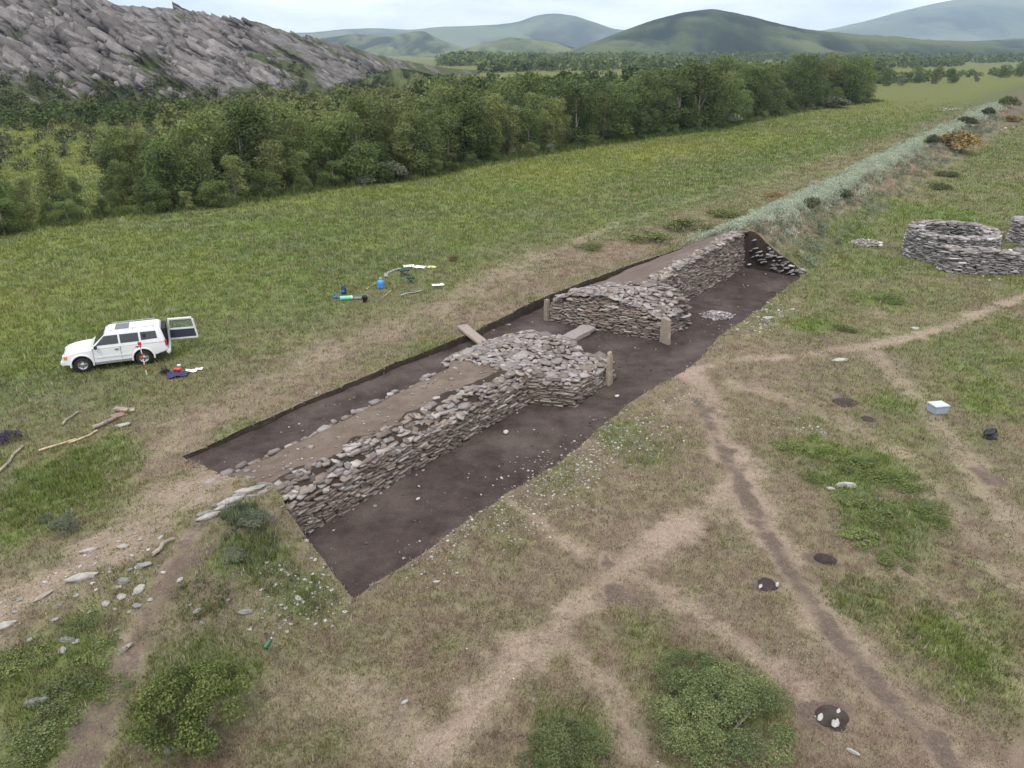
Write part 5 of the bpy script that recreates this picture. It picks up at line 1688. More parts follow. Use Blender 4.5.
# ------------------------------------------------------------------ loose rocks
RM = []
for i in range(7):
    bm = rock_mesh(40 + i, .5, .36 + .02 * i, .16 + .03 * (i % 3), 3, .14, 1)
    me = bpy.data.meshes.new("rock"); bm.to_mesh(me); bm.free(); me.materials.append(M_STONE)
    a = me.attributes.new("Col", 'FLOAT_COLOR', 'POINT')
    c = [(.25, .225, .20), (.19, .18, .176), (.29, .27, .25), (.22, .195, .175), (.17, .167, .157), (.26, .245, .23), (.215, .215, .207)][i]
    a.data.foreach_set("color", np.tile(np.array([*c, 1.0], dtype=np.float32), len(me.vertices)))
    RM.append(me)
WHITE = []
for i in range(3):
    me = RM[2 + i].copy(); me.attributes["Col"].data.foreach_set("color", np.tile(np.array([.33, .325, .31, 1.0], dtype=np.float32), len(me.vertices))); WHITE.append(me)
def rock(px, py, wpx, label=None, group=None, white=False, i=None, elong=1.0, rot=None, name="rock", zo=0.0, tall=1.0):
    g = G(px, py); dist = (g - cam.location).length
    L = wpx / FPX * dist * (.70 if py > 500 and px < 400 else 1)
    me = random.choice(WHITE) if white else RM[i if i is not None else random.randrange(len(RM))]
    o = bpy.data.objects.new(name, me); COL.objects.link(o)
    o.location = (g.x, g.y, g.z + L * .07 + zo)
    o.scale = (L * elong ** .5, L / elong ** .5, L * .95 * tall)
    o.rotation_euler = (random.gauss(0, .12), random.gauss(0, .12), random.uniform(0, 6.28) if rot is None else R(rot))
    return tag(o, label or "loose stone in the scatter of rocks at the lower left, beside the brown footpath", "rock", group or ("loose stones beside the footpath" if not label else None))
for px, py, w, lab, e, ro in [(84, 578, 29, "long pale slab lying on the earth bank, left of the footpath", 2.2, 20), (124, 547, 16, "small pale stone on the earth bank above the footpath", 1.3, 0), (36, 702, 25, "grey flat rock alone in the weeds at lower left", 1.8, 12),
                             (6, 626, 22, "pale stone touching the left border above the weeds", 1.6, 40), (124, 581, 17, "rounded grey rock beside the footpath", 1.1, 0), (139, 590, 18, "whitest rounded rock right beside the footpath", 1.2, 60), (143, 566, 17, "blue-grey flat rock at the top of the footpath", 1.5, 20),
                             (246, 612, 17, "grey rounded slab on bare soil right of the footpath", 1.5, 25), (180, 580, 10, "small beige stone lying on the footpath", 1.2, 60), (171, 751, 17, "grey flat rock at the bottom edge under the leafy shrub", 1.4, 20),
                             (197, 611, 12, "grey stone in the weeds just above the leafy shrub", 1.3, 60), (124, 650, 17, "long thin slab at the footpath's left edge", 2.2, 50), (43, 597, 17, "narrow slab leaning on the bank at far left", 2.6, 55), (90, 551, 17, "thin pale slab high on the earth bank", 2.4, 15),
                             (210, 517, 24, "pale long slab on the bank, lowest of the near wall's slabs", 2.3, 32), (232, 502, 28, "pale tilted slab at the near end of the wall", 2.2, 40), (222, 508, 17, "grey slab between two pale slabs at the wall's near end", 2.0, 50), (247, 492, 17, "topmost pale slab where the wall's near end begins", 1.9, 30),
                             (68, 640, 16, "grey stone among three in the weeds left of the footpath", 1.5, 10), (99, 644, 11, "cream stone in the weeds left of the footpath", 1.1, 30)]:
    ci = next((c for k, c in (("blue-grey", 6), ("cream", 2), ("whitest", 2), ("beige", 2), ("pale", 2), ("grey", 4)) if k in lab), 0)
    rock(px, py, w, lab, None, False, ci, e, ro)
for px, py, w in [(137, 606, 13), (116, 588, 9), (122, 597, 13), (106, 604, 11), (76, 596, 9), (63, 651, 13), (76, 642, 9), (55, 620, 9), (116, 630, 7), (48, 655, 7), (130, 570, 8), (96, 590, 7), (150, 600, 7), (110, 572, 7), (60, 605, 7), (30, 640, 7), (20, 600, 9), (15, 612, 8), (130, 612, 8), (90, 612, 6), (140, 540, 8), (110, 540, 7)]:
    rock(px, py, w)
for px, py, w in [(202, 623, 9), (190, 605, 8), (250, 629, 9), (262, 618, 6), (228, 600, 7), (280, 628, 8), (287, 632, 7), (325, 621, 7), (345, 612, 8), (318, 608, 7), (298, 598, 10), (305, 580, 8), (275, 585, 8), (320, 588, 7), (284, 620, 6)]:
    rock(px, py, w, "loose stone on the slope between the leafy shrub and near trench corner", "loose stones near the trench corner", random.random() < .35)
rock(840, 361, 12, "white flat stone on dry grass below the pale footpath", None, True, None, 2.0, 5, "white_stone")
rock(915, 329, 7, "small white stone beside the pale footpath", None, True, None, 1.2, 0, "white_stone", tall=1.6)
rock(846, 486, 14, "white-grey rock half hidden in the green herb patch", None, True, None, 1.9, -10, "white_stone", tall=1.5)
rock(831, 489, 8, "small grey stone left of the rock in the herb patch", None, True, None, 1.2, 0, "white_stone")
rock(853, 752, 9, "narrow white stone lying below the dark soil mound", None, True, None, 2.4, -50, "white_stone")
rock(686, 317, 8, "white stone on the trench rim under the pale stone patch", None, True, None, 2.0, 0, "white_stone")
rock(768, 318, 8, "white stone on the turf at the trench's far rim", None, True, None, 1.8, 0, "white_stone")
rock(437, 582, 7, "white stone on turf beside the near trench rim", None, True, None, 1.7, 0, "white_stone")
rock(405, 702, 7, "single white stone on dry grass at bottom centre", None, True, None, 1.5, 30, "white_stone")

for i, (px, py, w, ro, e) in enumerate([(204, 514, 15, 30, 2.0), (218, 505, 14, 45, 1.8), (228, 508, 12, 20, 2.2), (240, 496, 13, 35, 1.7), (252, 497, 11, 15, 2.0), (256, 489, 13, 30, 1.8), (263, 493, 10, 50, 1.6), (266, 485, 12, 25, 2.0), (236, 505, 9, 60, 1.5), (246, 503, 9, 10, 1.8), (212, 512, 9, 0, 1.7)]):
    rock(px, py, w, "grey slab in the slipped row of stones at the near wall's left end", "slipped stones at the near wall's end", False, (1, 4, 6)[i % 3], e, ro)
# dark spoil mounds with white stones
M_SPOIL = soil_material("dark_spoil", (0.032, 0.025, 0.023), (0.066, 0.052, 0.047), .3, 3.0, (.085, .07, .06))
def mound(px, py, r, h, label, ring=False):
    g = G(px, py); n = 26; V = []; F = []
    rr = 9
    for i in range(rr):
        q = i / (rr - 1)
        for j in range(n):
            a = j / n * 6.283
            k = 1 + .22 * (float(vnoise(np.array([math.cos(a) * 2 + px]), np.array([math.sin(a) * 2 + py]), 3)[0]) - .5) * 2
            x, y = math.cos(a) * q * r * k, math.sin(a) * q * r * k
            z = h * (1 - q * q) * (1 + .6 * (float(vnoise(np.array([x * 9 + px]), np.array([y * 9]), 8)[0]) - .5)) 
            if ring: z = h * math.exp(-((q - .62) / .25) ** 2) + .01
            V.append((x, y, z - .03 * (q > .95)))
    for i in range(rr - 1):
        for j in range(n): F.append((i * n + j, i * n + (j + 1) % n, (i + 1) * n + (j + 1) % n, (i + 1) * n + j))
    o = mesh_np("soil_mound", np.array(V), np.array(F), M_SPOIL, smooth=True)
    o.location = (g.x, g.y, g.z); tag(o, label, "soil mound")
mound(825, 560, .30, .10, "dark burrow mound of fresh soil at the edge of the herb patch", True)
mound(767, 585, .30, .07, "dark soil mound with two white stones beside the rutted track")
mound(832, 719, .38, .09, "dark oval soil mound with white stones at the bottom right")
mound(868, 419, .30, .07, "dark soil clod between two tracks at the right")
mound(845, 402, .5, .03, "flat dark soil smear above the dark clod")
for px, py, w, lab in [(760, 588, 6, "white stone on the left side of the small dark mound"), (777, 586, 5, "white stone on the right side of the small dark mound"), (835, 725, 10, "long white stone across the oval dark mound"), (820, 719, 7, "white stone at the left rim of the oval dark mound"), (838, 713, 5, "white pebble at the top of the oval dark mound")]:
    rock(px, py, w, lab, None, True, None, 1.6, 60, "white_stone", .05)

# ------------------------------------------------------------------ box builder kit for man-made things
def bm_box(bm, c, s, rot=None):
    M = Matrix.Translation(Vector(c)) @ (rot.to_4x4() if rot else Matrix()) @ Matrix.Diagonal((s[0], s[1], s[2], 1))
    return bmesh.ops.create_cube(bm, size=1.0, matrix=M)["verts"]
def box_obj(name, c, s, mat, parent=None, bev=.01, rot=None):
    bm = bmesh.new(); bm_box(bm, c, s, rot)
    if bev: bmesh.ops.bevel(bm, geom=bm.edges[:], offset=bev, segments=2, affect='EDGES')
    return obj_bm(name, bm, mat, parent)
def tube_bm(bm, a, b, r0, r1=None, n=10):
    a = Vector(a); b = Vector(b); r1 = r0 if r1 is None else r1
    d = b - a
    M = Matrix.Translation((a + b) / 2) @ d.to_track_quat('Z', 'Y').to_matrix().to_4x4()
    bmesh.ops.create_cone(bm, cap_ends=True, segments=n, radius1=r0, radius2=r1, depth=d.length, matrix=M)
def tube_obj(name, segs, mat, parent=None, n=10):
    bm = bmesh.new()
    for s_ in segs: tube_bm(bm, *s_, n=n)
    return obj_bm(name, bm, mat, parent, smooth=False)
def lathe(name, prof, mat, parent=None, n=24, smooth=True):
    V = []; F = []
    for r, z in prof:
        for j in range(n):
            a = j / n * 6.2832; V.append((math.cos(a) * r, math.sin(a) * r, z))
    for i in range(len(prof) - 1):
        for j in range(n): F.append((i * n + j, i * n + (j + 1) % n, (i + 1) * n + (j + 1) % n, (i + 1) * n + j))
    return mesh_np(name, np.array(V), np.array(F), mat, parent, smooth=smooth)
def cloth(name, w, d, mat, seed, amp=.03, n=16, thick=.012, parent=None):
    rg = np.random.default_rng(seed); V = []; F = []
    for lay in (0, 1):
        for i in range(n):
            for j in range(n):
                x = (i / (n - 1) - .5) * w; y = (j / (n - 1) - .5) * d
                k = 1 + .10 * (float(vnoise(np.array([i * .5 + seed]), np.array([j * .5]), seed)[0]) - .5)
                z = amp * 2 * float(fbm(np.array([i * .33 + seed * 3]), np.array([j * .33]), seed, 3)[0]) + (thick if lay == 0 else 0)
                V.append((x * k, y * k, z))
    m = n * n
    for i in range(n - 1):
        for j in range(n - 1):
            a = i * n + j
            F.append((a, a + n, a + n + 1, a + 1)); F.append((m + a, m + a + 1, m + a + n + 1, m + a + n))
    for i in range(n - 1):
        for a, b in ((i, i + 1), ((n - 1) * n + i + 1, (n - 1) * n + i)):
            F.append((a, b, m + b, m + a))
        for a, b in (((i + 1) * n, i * n), (i * n + n - 1, (i + 1) * n + n - 1)):
            F.append((a, b, m + b, m + a))
    return mesh_np(name, np.array(V), np.array(F), mat, parent, smooth=True)

M_PAINT = plain("white_paint", (.62, .63, .645), .28, 0, .5, .03, 3.0, .6)
M_GLASS = plain("dark_window_glass", (.020, .026, .032), .06, 0, .8, .1)
M_RUBBER = plain("black_rubber", (.022, .022, .023), .85, 0, .2, .2)
M_RIM = plain("alloy", (.42, .43, .45), .35, .7, .5, .08)
M_BLK = plain("black_plastic", (.022, .022, .024), .55, 0, .35, .2)
M_TRIM = plain("navy_door_trim", (.030, .036, .060), .7, 0, .3, .15)
M_INT = plain("dark_interior", (.018, .018, .020), .8, 0, .2, .2)
M_RED = plain("red_plastic", (.50, .022, .020), .4, 0, .5, .08)
M_LAMP = plain("lamp_lens", (.55, .57, .58), .12, 0, .7, .1)
M_AMBER = plain("amber_lens", (.65, .22, .03), .25, 0, .6, .1)
M_WHITE = plain("white_sheet", (.58, .59, .60), .8, 0, .2, .05)
M_BLUE = plain("blue_jug_plastic", (.045, .21, .55), .3, 0, .5, .08)
M_TEAL = plain("dark_green_canvas", (.018, .045, .042), .8, 0, .2, .2)
M_MINT = plain("mint_foam", (.16, .50, .36), .7, 0, .2, .1)
M_NAVY = plain("navy_cloth", (.035, .04, .10), .9, 0, .1, .2)
M_BCLOTH = plain("blue_cloth", (.035, .12, .36), .9, 0, .1, .2)
M_YEL = plain("pale_yellow_cloth", (.52, .47, .22), .9, 0, .1, .2)
M_WOODG = plain("weathered_wood", (.225, .190, .150), .9, 0, .1, .35, 8)
M_WOODY = plain("pale_stick_wood", (.38, .30, .19), .9, 0, .1, .3, 8)
M_GREY = plain("light_blue_grey_box", (.25, .29, .34), .6, 0, .3, .05)
M_GREYD = plain("grey_plastic", (.22, .22, .23), .7, 0, .3, .1)
M_STEEL = plain("grey_steel", (.30, .31, .32), .4, .6, .5, .1)

# ------------------------------------------------------------------ the white off-road car, tail door open
def suv():
    hd = math.atan2(-.99, -2.48)
    hv = Vector((math.cos(hd), math.sin(hd), 0)); lf = Vector((-hv.y, hv.x, 0))
    fw = G(83, 373); rw = G(147, 364)
    mid = (fw + rw) / 2 - lf * .76 - hv * .06
    root = empty("parked_car", (mid.x, mid.y, hz(mid.x, mid.y) + .0), hd, "white four-wheel-drive car parked on the meadow with its tail door open", "car")
    # lower body: side outline with wheel arches, extruded and pinched
    prof = [(-2.36, .60), (-2.42, .66), (-2.42, .82), (-2.37, .90), (-2.36, 1.10), (-1.2, 1.115), (0.2, 1.11), (.98, 1.09), (1.35, 1.075), (1.75, 1.02), (2.05, .945), (2.18, .86), (2.23, .72), (2.25, .55), (2.18, .42), (1.92, .40)]
    def arch(cx, r=.465, z=.38):
        return [(cx + r * math.cos(a), z + r * math.sin(a)) for a in np.linspace(0, math.pi, 13)]
    prof += arch(1.40) + [(.90, .40), (-.78, .40)] + arch(-1.275) + [(-1.80, .44)]
    bm = bmesh.new()
    A = [bm.verts.new((x, 0, z)) for x, z in prof]
    f = bm.faces.new(A)
    ex = bmesh.ops.extrude_face_region(bm, geom=[f])
    nv = [g for g in ex["geom"] if isinstance(g, bmesh.types.BMVert)]
    def hw(x, z):
        w = .875 - .03 * max(0, z - .75) / .35
        w -= .10 * max(0, (x - 1.5) / .75) ** 2
        w -= .03 * max(0, (-x - 1.7) / .7)
        return w
    for v in nv: v.co.y = hw(v.co.x, v.co.z)
    for v in A: v.co.y = -hw(v.co.x, v.co.z)
    bmesh.ops.recalc_face_normals(bm, faces=bm.faces[:])
    big = sorted(bm.faces, key=lambda q: -q.calc_area())[:2]
    caps = [q for q in bm.faces if len(q.verts) > 10]
    edges = [e for q in caps for e in q.edges]
    bmesh.ops.bevel(bm, geom=list(set(edges)), offset=.045, segments=3, affect='EDGES')
    bmesh.ops.triangulate(bm, faces=[q for q in bm.faces if len(q.verts) > 4])
    lower = obj_bm("body", bm, M_PAINT)
    # cabin
    def ring(x0, x1, w, z):
        return [(x0, -w, z), (x1, -w, z), (x1, w, z), (x0, w, z)]
    bm = bmesh.new()
    lv = [ring(-2.35, 1.02, .845, 1.085), ring(-2.33, .80, .815, 1.24), ring(-2.22, .26, .725, 1.70), ring(-2.12, .12, .665, 1.79), ring(-1.9, -.1, .50, 1.83)]
    rows = [[bm.verts.new(p) for p in r] for r in lv]
    for a, b in zip(rows[:-1], rows[1:]):
        for i in range(4): bm.faces.new((a[i], a[(i + 1) % 4], b[(i + 1) % 4], b[i]))
    bm.faces.new(rows[0][::-1]); bm.faces.new(rows[-1])
    bmesh.ops.recalc_face_normals(bm, faces=bm.faces[:])
    bmesh.ops.bevel(bm, geom=[e for e in bm.edges if abs(e.verts[0].co.z - e.verts[1].co.z) > .03], offset=.05, segments=2, affect='EDGES')
    cab = obj_bm("cabin", bm, M_PAINT)
    # hollow the boot
    bm = bmesh.new(); bm_box(bm, (-2.0, 0, 1.17), (1.5, 1.28, 1.02))
    cut = obj_bm("cut", bm, M_INT)
    for o in (lower, cab):
        md = o.modifiers.new("b", 'BOOLEAN'); md.operation = 'DIFFERENCE'; md.object = cut; md.solver = 'EXACT'
    bpy.context.view_layer.update()
    dg = bpy.context.evaluated_depsgraph_get()
    for o in (lower, cab):
        me = bpy.data.meshes.new_from_object(o.evaluated_get(dg)); o.modifiers.clear(); old = o.data; o.data = me
        if not len(me.materials): me.materials.append(M_PAINT)
        o.parent = root
    bpy.data.objects.remove(cut)
    for o in (lower, cab):
        o.data.polygons.foreach_set("use_smooth", np.ones(len(o.data.polygons), dtype=bool))
        o.data.set_sharp_from_angle(angle=R(38))
    bm = bmesh.new(); vs = bm_box(bm, (-1.85, 0, 1.17), (1.16, 1.276, 1.012))
    bmesh.ops.delete(bm, geom=[q for q in bm.faces if q.calc_center_median().x < -2.4], context='FACES')
    obj_bm("boot_lining", bm, M_INT, root)
    cg = box_obj("luggage", (-1.95, -.15, .86), (.5, .6, .36), M_NAVY, root, .05)
    box_obj("luggage", (-2.1, .28, .90), (.35, .4, .42), M_BCLOTH, root, .05)
    # side glass on the sloping cabin side
    def side_pt(x, z, s):
        t = (z - 1.24) / (1.70 - 1.24); w = .815 + (.725 - .815) * t
        return Vector((x, s * (w + .006), z))
    for s in (1, -1):
        for name, q in (("front_side_window", [(.72, 1.23), (-.30, 1.23), (-.30, 1.65), (.28, 1.65)]), ("rear_side_window", [(-.38, 1.23), (-1.20, 1.23), (-1.20, 1.65), (-.38, 1.65)]), ("quarter_window", [(-1.29, 1.26), (-2.02, 1.28), (-1.98, 1.64), (-1.29, 1.65)])):
            bm = bmesh.new()
            out = [side_pt(x, z, s) for x, z in q]; inn = [p_ - Vector((0, s * .02, 0)) for p_ in out]
            vo = [bm.verts.new(p_) for p_ in out]; vi = [bm.verts.new(p_) for p_ in inn]
            bm.faces.new(vo); bm.faces.new(vi[::-1])
            for i in range(4): bm.faces.new((vo[i], vo[(i + 1) % 4], vi[(i + 1) % 4], vi[i]))
            obj_bm(name, bm, M_GLASS, root)
        # door seams, handles, sill, flare, mirror, rails
        for x in (.86, -.34, -1.24):
            box_obj("door_seam", (x, s * .866, .80), (.012, .02, .60), M_BLK, root, 0)
        for x in (-.18, -1.08):
            box_obj("door_handle", (x, s * .885, .98), (.17, .03, .045), M_BLK, root, .008)
        box_obj("side_step", (.05, s * .86, .36), (1.62, .16, .06), M_STEEL, root, .02)
        box_obj("side_moulding", (.0, s * .880, .66), (1.55, .022, .09), M_PAINT, root, .008)
        mr = box_obj("wing_mirror", (.70, s * .99, 1.20), (.13, .20, .16), M_BLK, root, .03)
        rl = tube_obj("roof_rail", [((-1.95, s * .60, 1.865), (-.05, s * .60, 1.865), .018), ((-1.95, s * .60, 1.80), (-1.95, s * .60, 1.87), .02), ((-1.0, s * .60, 1.80), (-1.0, s * .60, 1.87), .02), ((-.05, s * .60, 1.80), (-.05, s * .60, 1.87), .02)], M_STEEL, root, 8)
        for cx in (1.40, -1.275):
            bm = bmesh.new()
            seg = 16; a0, a1 = -.15, math.pi + .15
            pr = []
            for i in range(seg + 1):
                a = a0 + (a1 - a0) * i / seg
                pr.append([bm.verts.new((cx + r * math.cos(a), s * y, .38 + r * math.sin(a))) for r, y in ((.455, .80), (.455, .905), (.525, .895), (.535, .84))])
            for a, b in zip(pr[:-1], pr[1:]):
                for i in range(3): bm.faces.new((a[i], a[i + 1], b[i + 1], b[i]))
            obj_bm("wheel_arch_flare", bm, M_PAINT, root, True)
        box_obj("mud_flap", (-1.86, s * .76, .34), (.02, .26, .30), M_RUBBER, root, .005)
        box_obj("headlight", (2.13, s * .60, .80), (.14, .34, .17), M_LAMP, root, .03)
        box_obj("indicator", (2.06, s * .80, .80), (.14, .10, .15), M_AMBER, root, .02)
        box_obj("tail_light", (-2.36, s * .76, .98), (.10, .16, .34), M_RED, root, .025)
    # windscreen, sunroof, bumpers, grille
    bm = bmesh.new()
    n_ = Vector((.46, 0, .54)).normalized() * .012
    q = [Vector((.785, -.72, 1.25)), Vector((.785, .72, 1.25)), Vector((.285, .64, 1.685)), Vector((.285, -.64, 1.685))]
    vo = [bm.verts.new(p_ + n_) for p_ in q]; vi = [bm.verts.new(p_ - n_) for p_ in q]
    bm.faces.new(vo); bm.faces.new(vi[::-1])
    for i in range(4): bm.faces.new((vo[i], vo[(i + 1) % 4], vi[(i + 1) % 4], vi[i]))
    obj_bm("windscreen", bm, M_GLASS, root)
    box_obj("sunroof", (-.52, 0, 1.832), (.62, .86, .02), M_GLASS, root, .006)
    box_obj("front_bumper", (2.20, 0, .52), (.22, 1.62, .24), M_PAINT, root, .06)
    box_obj("rear_bumper", (-2.42, 0, .54), (.20, 1.70, .22), M_PAINT, root, .05)
    box_obj("grille", (2.20, 0, .80), (.06, .70, .16), M_BLK, root, .015)
    box_obj("underbody", (0, 0, .44), (4.1, 1.16, .22), M_RUBBER, root, .03)
    # wheels
    for cx in (1.40, -1.275):
        for s in (1, -1):
            w = empty("wheel", (cx, s * .745, .37)); w.parent = root
            w.rotation_euler = (R(-90) * s, 0, 0)
            lathe("tyre", [(.22, -.12), (.34, -.125), (.365, -.10), (.372, 0), (.365, .10), (.34, .125), (.22, .12)], M_RUBBER, w, 28)
            lathe("rim", [(.225, -.12), (.235, .10), (.225, .118), (.20, .085), (.09, .075), (.07, .10), (.0, .10)], M_RIM, w, 20, False)
            bm = bmesh.new()
            for i in range(5):
                a = i * 1.2566 + .3
                bm_box(bm, (math.cos(a) * .15, math.sin(a) * .15, .083), (.07, .05, .02), Matrix.Rotation(a + .785, 3, 'Z'))
            obj_bm("rim_slot", bm, M_BLK, w)
    # tail door, swung out on its right-hand hinges
    d = empty("tail_door", (-2.43, -.76, 0), R(180 - 84)); d.parent = root
    d.rotation_euler = (0, 0, R(-90 - 6))
    # in the door's frame: +y = along the door away from the hinge? build along -Y
    W = 1.42; sgn = 1
    def dquad(nm, pts, y0, y1, mat):
        bm = bmesh.new()
        a = [bm.verts.new((y0, x, z)) for x, z in pts]; b = [bm.verts.new((y1, x, z)) for x, z in pts]
        bm.faces.new(a); bm.faces.new(b[::-1])
        k = len(pts)
        for i in range(k): bm.faces.new((a[i], a[(i + 1) % k], b[(i + 1) % k], b[i]))
        return obj_bm(nm, bm, mat, d)
    M_DG = new_mat("clear_door_glass")
    mg, ntg, bg = M_DG
    bg.inputs["Base Color"].default_value = (.55, .62, .58, 1); bg.inputs["Roughness"].default_value = .03; bg.inputs["Transmission Weight"].default_value = .9; bg.inputs["IOR"].default_value = 1.02
    Wd = 1.42
    # frame pieces (u along door from hinge 0..Wd)
    FR = lambda pts: [(-u, z) for u, z in pts]
    for pts in ([(0, .62), (Wd - .03, .62), (Wd, .70), (0, .70)], [(0, .70), (.09, .70), (.17, 1.66), (.10, 1.72)], [(Wd - .07, .70), (Wd, .70), (Wd - .12, 1.60), (Wd - .21, 1.64)], [(.10, 1.72), (.17, 1.645), (Wd - .19, 1.645), (Wd - .20, 1.72)], [(.08, 1.13), (Wd - .07, 1.13), (Wd - .08, 1.19), (.09, 1.19)]):
        dquad("door_frame", FR(pts), -.05, .07, M_PAINT)
    dquad("door_trim", FR([(.085, .705), (Wd - .075, .705), (Wd - .085, 1.125), (.09, 1.125)]), -.035, .055, M_TRIM)
    dquad("door_window", FR([(.10, 1.195), (Wd - .09, 1.195), (Wd - .19, 1.64), (.165, 1.64)]), -.005, .005, mg)
    return root, d
car, tdoor = suv()
car.scale = (.95, .95, .95)

# levelling staff, bag and clothes by the rear wheel
g = G(147, 375)
rod = empty("survey_pole", tuple(g), 0, "red and white survey pole standing beside the car's rear wheel", "survey pole")
top = Vector((-.06, 0, 1.55))
for i in range(6):
    tube_obj("pole_band", [(top * (i / 6), top * ((i + 1) / 6), .022)], M_RED if i % 2 else M_WHITE, rod)
bm = bmesh.new(); bm_box(bm, (-.06, 0, 1.50), (.16, .03, .16)); bmesh.ops.bevel(bm, geom=bm.edges[:], offset=.01, segments=1, affect='EDGES')
obj_bm("sight_target", bm, M_RED, rod)
def soft(name, px, py, sx, sy, sz, mat, label, cat, seed, rotz=0.0, rough=.2):
    g = G(px, py)
    o = obj_bm(name, rock_mesh(seed, sx, sy, sz, 4, rough), mat, smooth=True)
    o.location = (g.x, g.y, g.z + sz * .62); o.rotation_euler = (0, 0, rotz)
    return tag(o, label, cat)
e = soft("bag", 165, 374, .22, .18, .20, M_BLK, "black bag lying on the grass behind the car's rear wheel", "bag", 61)
tube_obj("bag_strap", [((-.12, 0, .14), (-.08, 0, .28), .015), ((-.08, 0, .28), (.08, 0, .28), .015), ((.08, 0, .28), (.12, 0, .14), .015)], M_BLK, e)
g = G(178, 376)
o = cloth("jacket", .85, .6, M_NAVY, 3, .07); o.location = (g.x, g.y, g.z + .01); o.rotation_euler = (0, 0, .3); tag(o, "dark blue jacket spread on the grass behind the car", "jacket")
e = soft("bundle", 178, 373, .19, .15, .11, M_RED, "red bundle lying on the dark blue jacket", "bundle", 62); e.location.z += .10
e = soft("white_bag", 180, 371, .09, .07, .06, M_WHITE, "small white bag on top of the red bundle", "bag", 63); e.location.z += .25
for px, py, w_, d_, s_, lab in [(191, 372, .55, .35, 5, "crumpled grey-white cloth beside the red bundle"), (199, 370, .35, .22, 6, "white paper sheet lying furthest right behind the car")]:
    g = G(px, py); o = cloth("cloth" if s_ == 5 else "paper_sheet", w_, d_, M_WHITE, s_, .05); o.location = (g.x, g.y, g.z + .01); tag(o, lab, "cloth" if s_ == 5 else "paper")

# ------------------------------------------------------------------ camp things on the meadow
g = G(381, 288)
jug = empty("water_jug", tuple(g), .4, "big blue water jug with green cap standing on the meadow", "water jug")
lathe("jug_body", [(0, 0), (.20, .0), (.225, .03), (.225, .16), (.212, .18), (.225, .20), (.225, .34), (.212, .36), (.22, .38), (.19, .45), (.08, .52), (.06, .54), (.06, .58)], M_BLUE, jug, 26)
lathe("cap", [(0, .645), (.065, .645), (.075, .63), (.075, .565), (.062, .56)], M_MINT, jug, 18)
def stool(px, py, w, h, label, rz):
    g = G(px, py); e = empty("camp_stool", tuple(g), rz, label, "stool", "folding stools on the meadow")
    o = cloth("seat", w, w * .72, M_TEAL, 9, .015, 10, .06, e); o.location = (0, 0, h)
    for sy in (-.3, .3):
        for sx in (-.42, .42):
            tube_obj("leg", [((sx * w, sy * w, 0), (-sx * w, sy * w, h), .018)], M_BLK, e, 8)
        tube_obj("crossbar", [((-.42 * w, sy * w, .015), (.42 * w, sy * w, .015), .012)], M_STEEL, e, 8)
stool(404, 276, .66, .36, "dark green folding stool nearer the white sheets", .5)
stool(411, 284, .52, .38, "smaller dark green folding stool in front of the other one", .2)
for i, (px, py, w_, d_, rz, lab) in enumerate([(409, 267, .75, .60, .3, "white sheet lying behind the green folding stool"), (420, 268, .78, .62, -.2, "white sheet between the other white sheet and the yellow bag"), (438, 286, .75, .42, .25, "white board lying alone nearest the trench")]):
    g = G(px, py); o = cloth("white_sheet", w_, d_, M_WHITE, 20 + i, .03); o.location = (g.x, g.y, g.z + .05); o.rotation_euler = (0, 0, rz); tag(o, lab, "sheet")
e = soft("bag", 432, 268, .36, .20, .10, M_YEL, "pale yellow bag lying right of the white sheets", "bag", 64, .2)
g = G(365, 302); bk = empty("bucket", tuple(g), 0, "black bucket standing right of the mint green mat", "bucket")
lathe("bucket_body", [(0, .02), (.13, 0), (.17, .34), (.18, .36), (.165, .355), (.125, .04), (0, .04)], M_BLK, bk, 22)
tube_obj("bail", [((.175, 0, .34), (.14, .10, .42), .007), ((.14, .10, .42), (-.14, .10, .42), .007), ((-.14, .10, .42), (-.175, 0, .34), .007)], M_STEEL, bk, 6)
g = G(346, 300); ro = empty("rolled_mat", tuple(g), .25, "mint green rolled mat with white end lying on grass", "mat")
o = lathe("mat_roll", [(.0, -.34), (.10, -.34), (.125, -.30), (.125, .26), (.12, .28)], M_MINT, ro, 20); o.rotation_euler = (0, R(90), 0); o.location.z = .125
o = lathe("white_end", [(.12, .281), (.122, .36), (.09, .40), (0, .40)], M_WHITE, ro, 20); o.rotation_euler = (0, R(90), 0); o.location.z = .125
g = G(344, 294); bp_ = empty("backpack", tuple(g), -.2, "dark blue backpack standing behind the mint green mat", "backpack")
bm = bmesh.new(); bm_box(bm, (0, 0, .24), (.32, .22, .46)); bmesh.ops.bevel(bm, geom=bm.edges[:], offset=.07, segments=3, affect='EDGES'); obj_bm("pack_body", bm, M_NAVY, bp_, True)
bm = bmesh.new(); bm_box(bm, (0, -.13, .18), (.24, .08, .22)); bmesh.ops.bevel(bm, geom=bm.edges[:], offset=.03, segments=2, affect='EDGES'); obj_bm("front_pocket", bm, M_BCLOTH, bp_, True)
tube_obj("carry_loop", [((-.06, 0, .46), (-.04, 0, .52), .012), ((-.04, 0, .52), (.04, 0, .52), .012), ((.04, 0, .52), (.06, 0, .46), .012)], M_BLK, bp_, 6)
g = G(337, 298); o = cloth("blue_cloth", .42, .3, M_BCLOTH, 31, .05); o.location = (g.x, g.y, g.z + .03); tag(o, "blue cloth lying furthest left of the camp things", "cloth")
g = G(357, 299); tr_ = empty("tray", tuple(g), .1, "grey tray lying between the rolled mat and the black bucket", "tray")
box_obj("tray_base", (0, 0, .05), (.52, .36, .03), M_GREYD, tr_, .008)
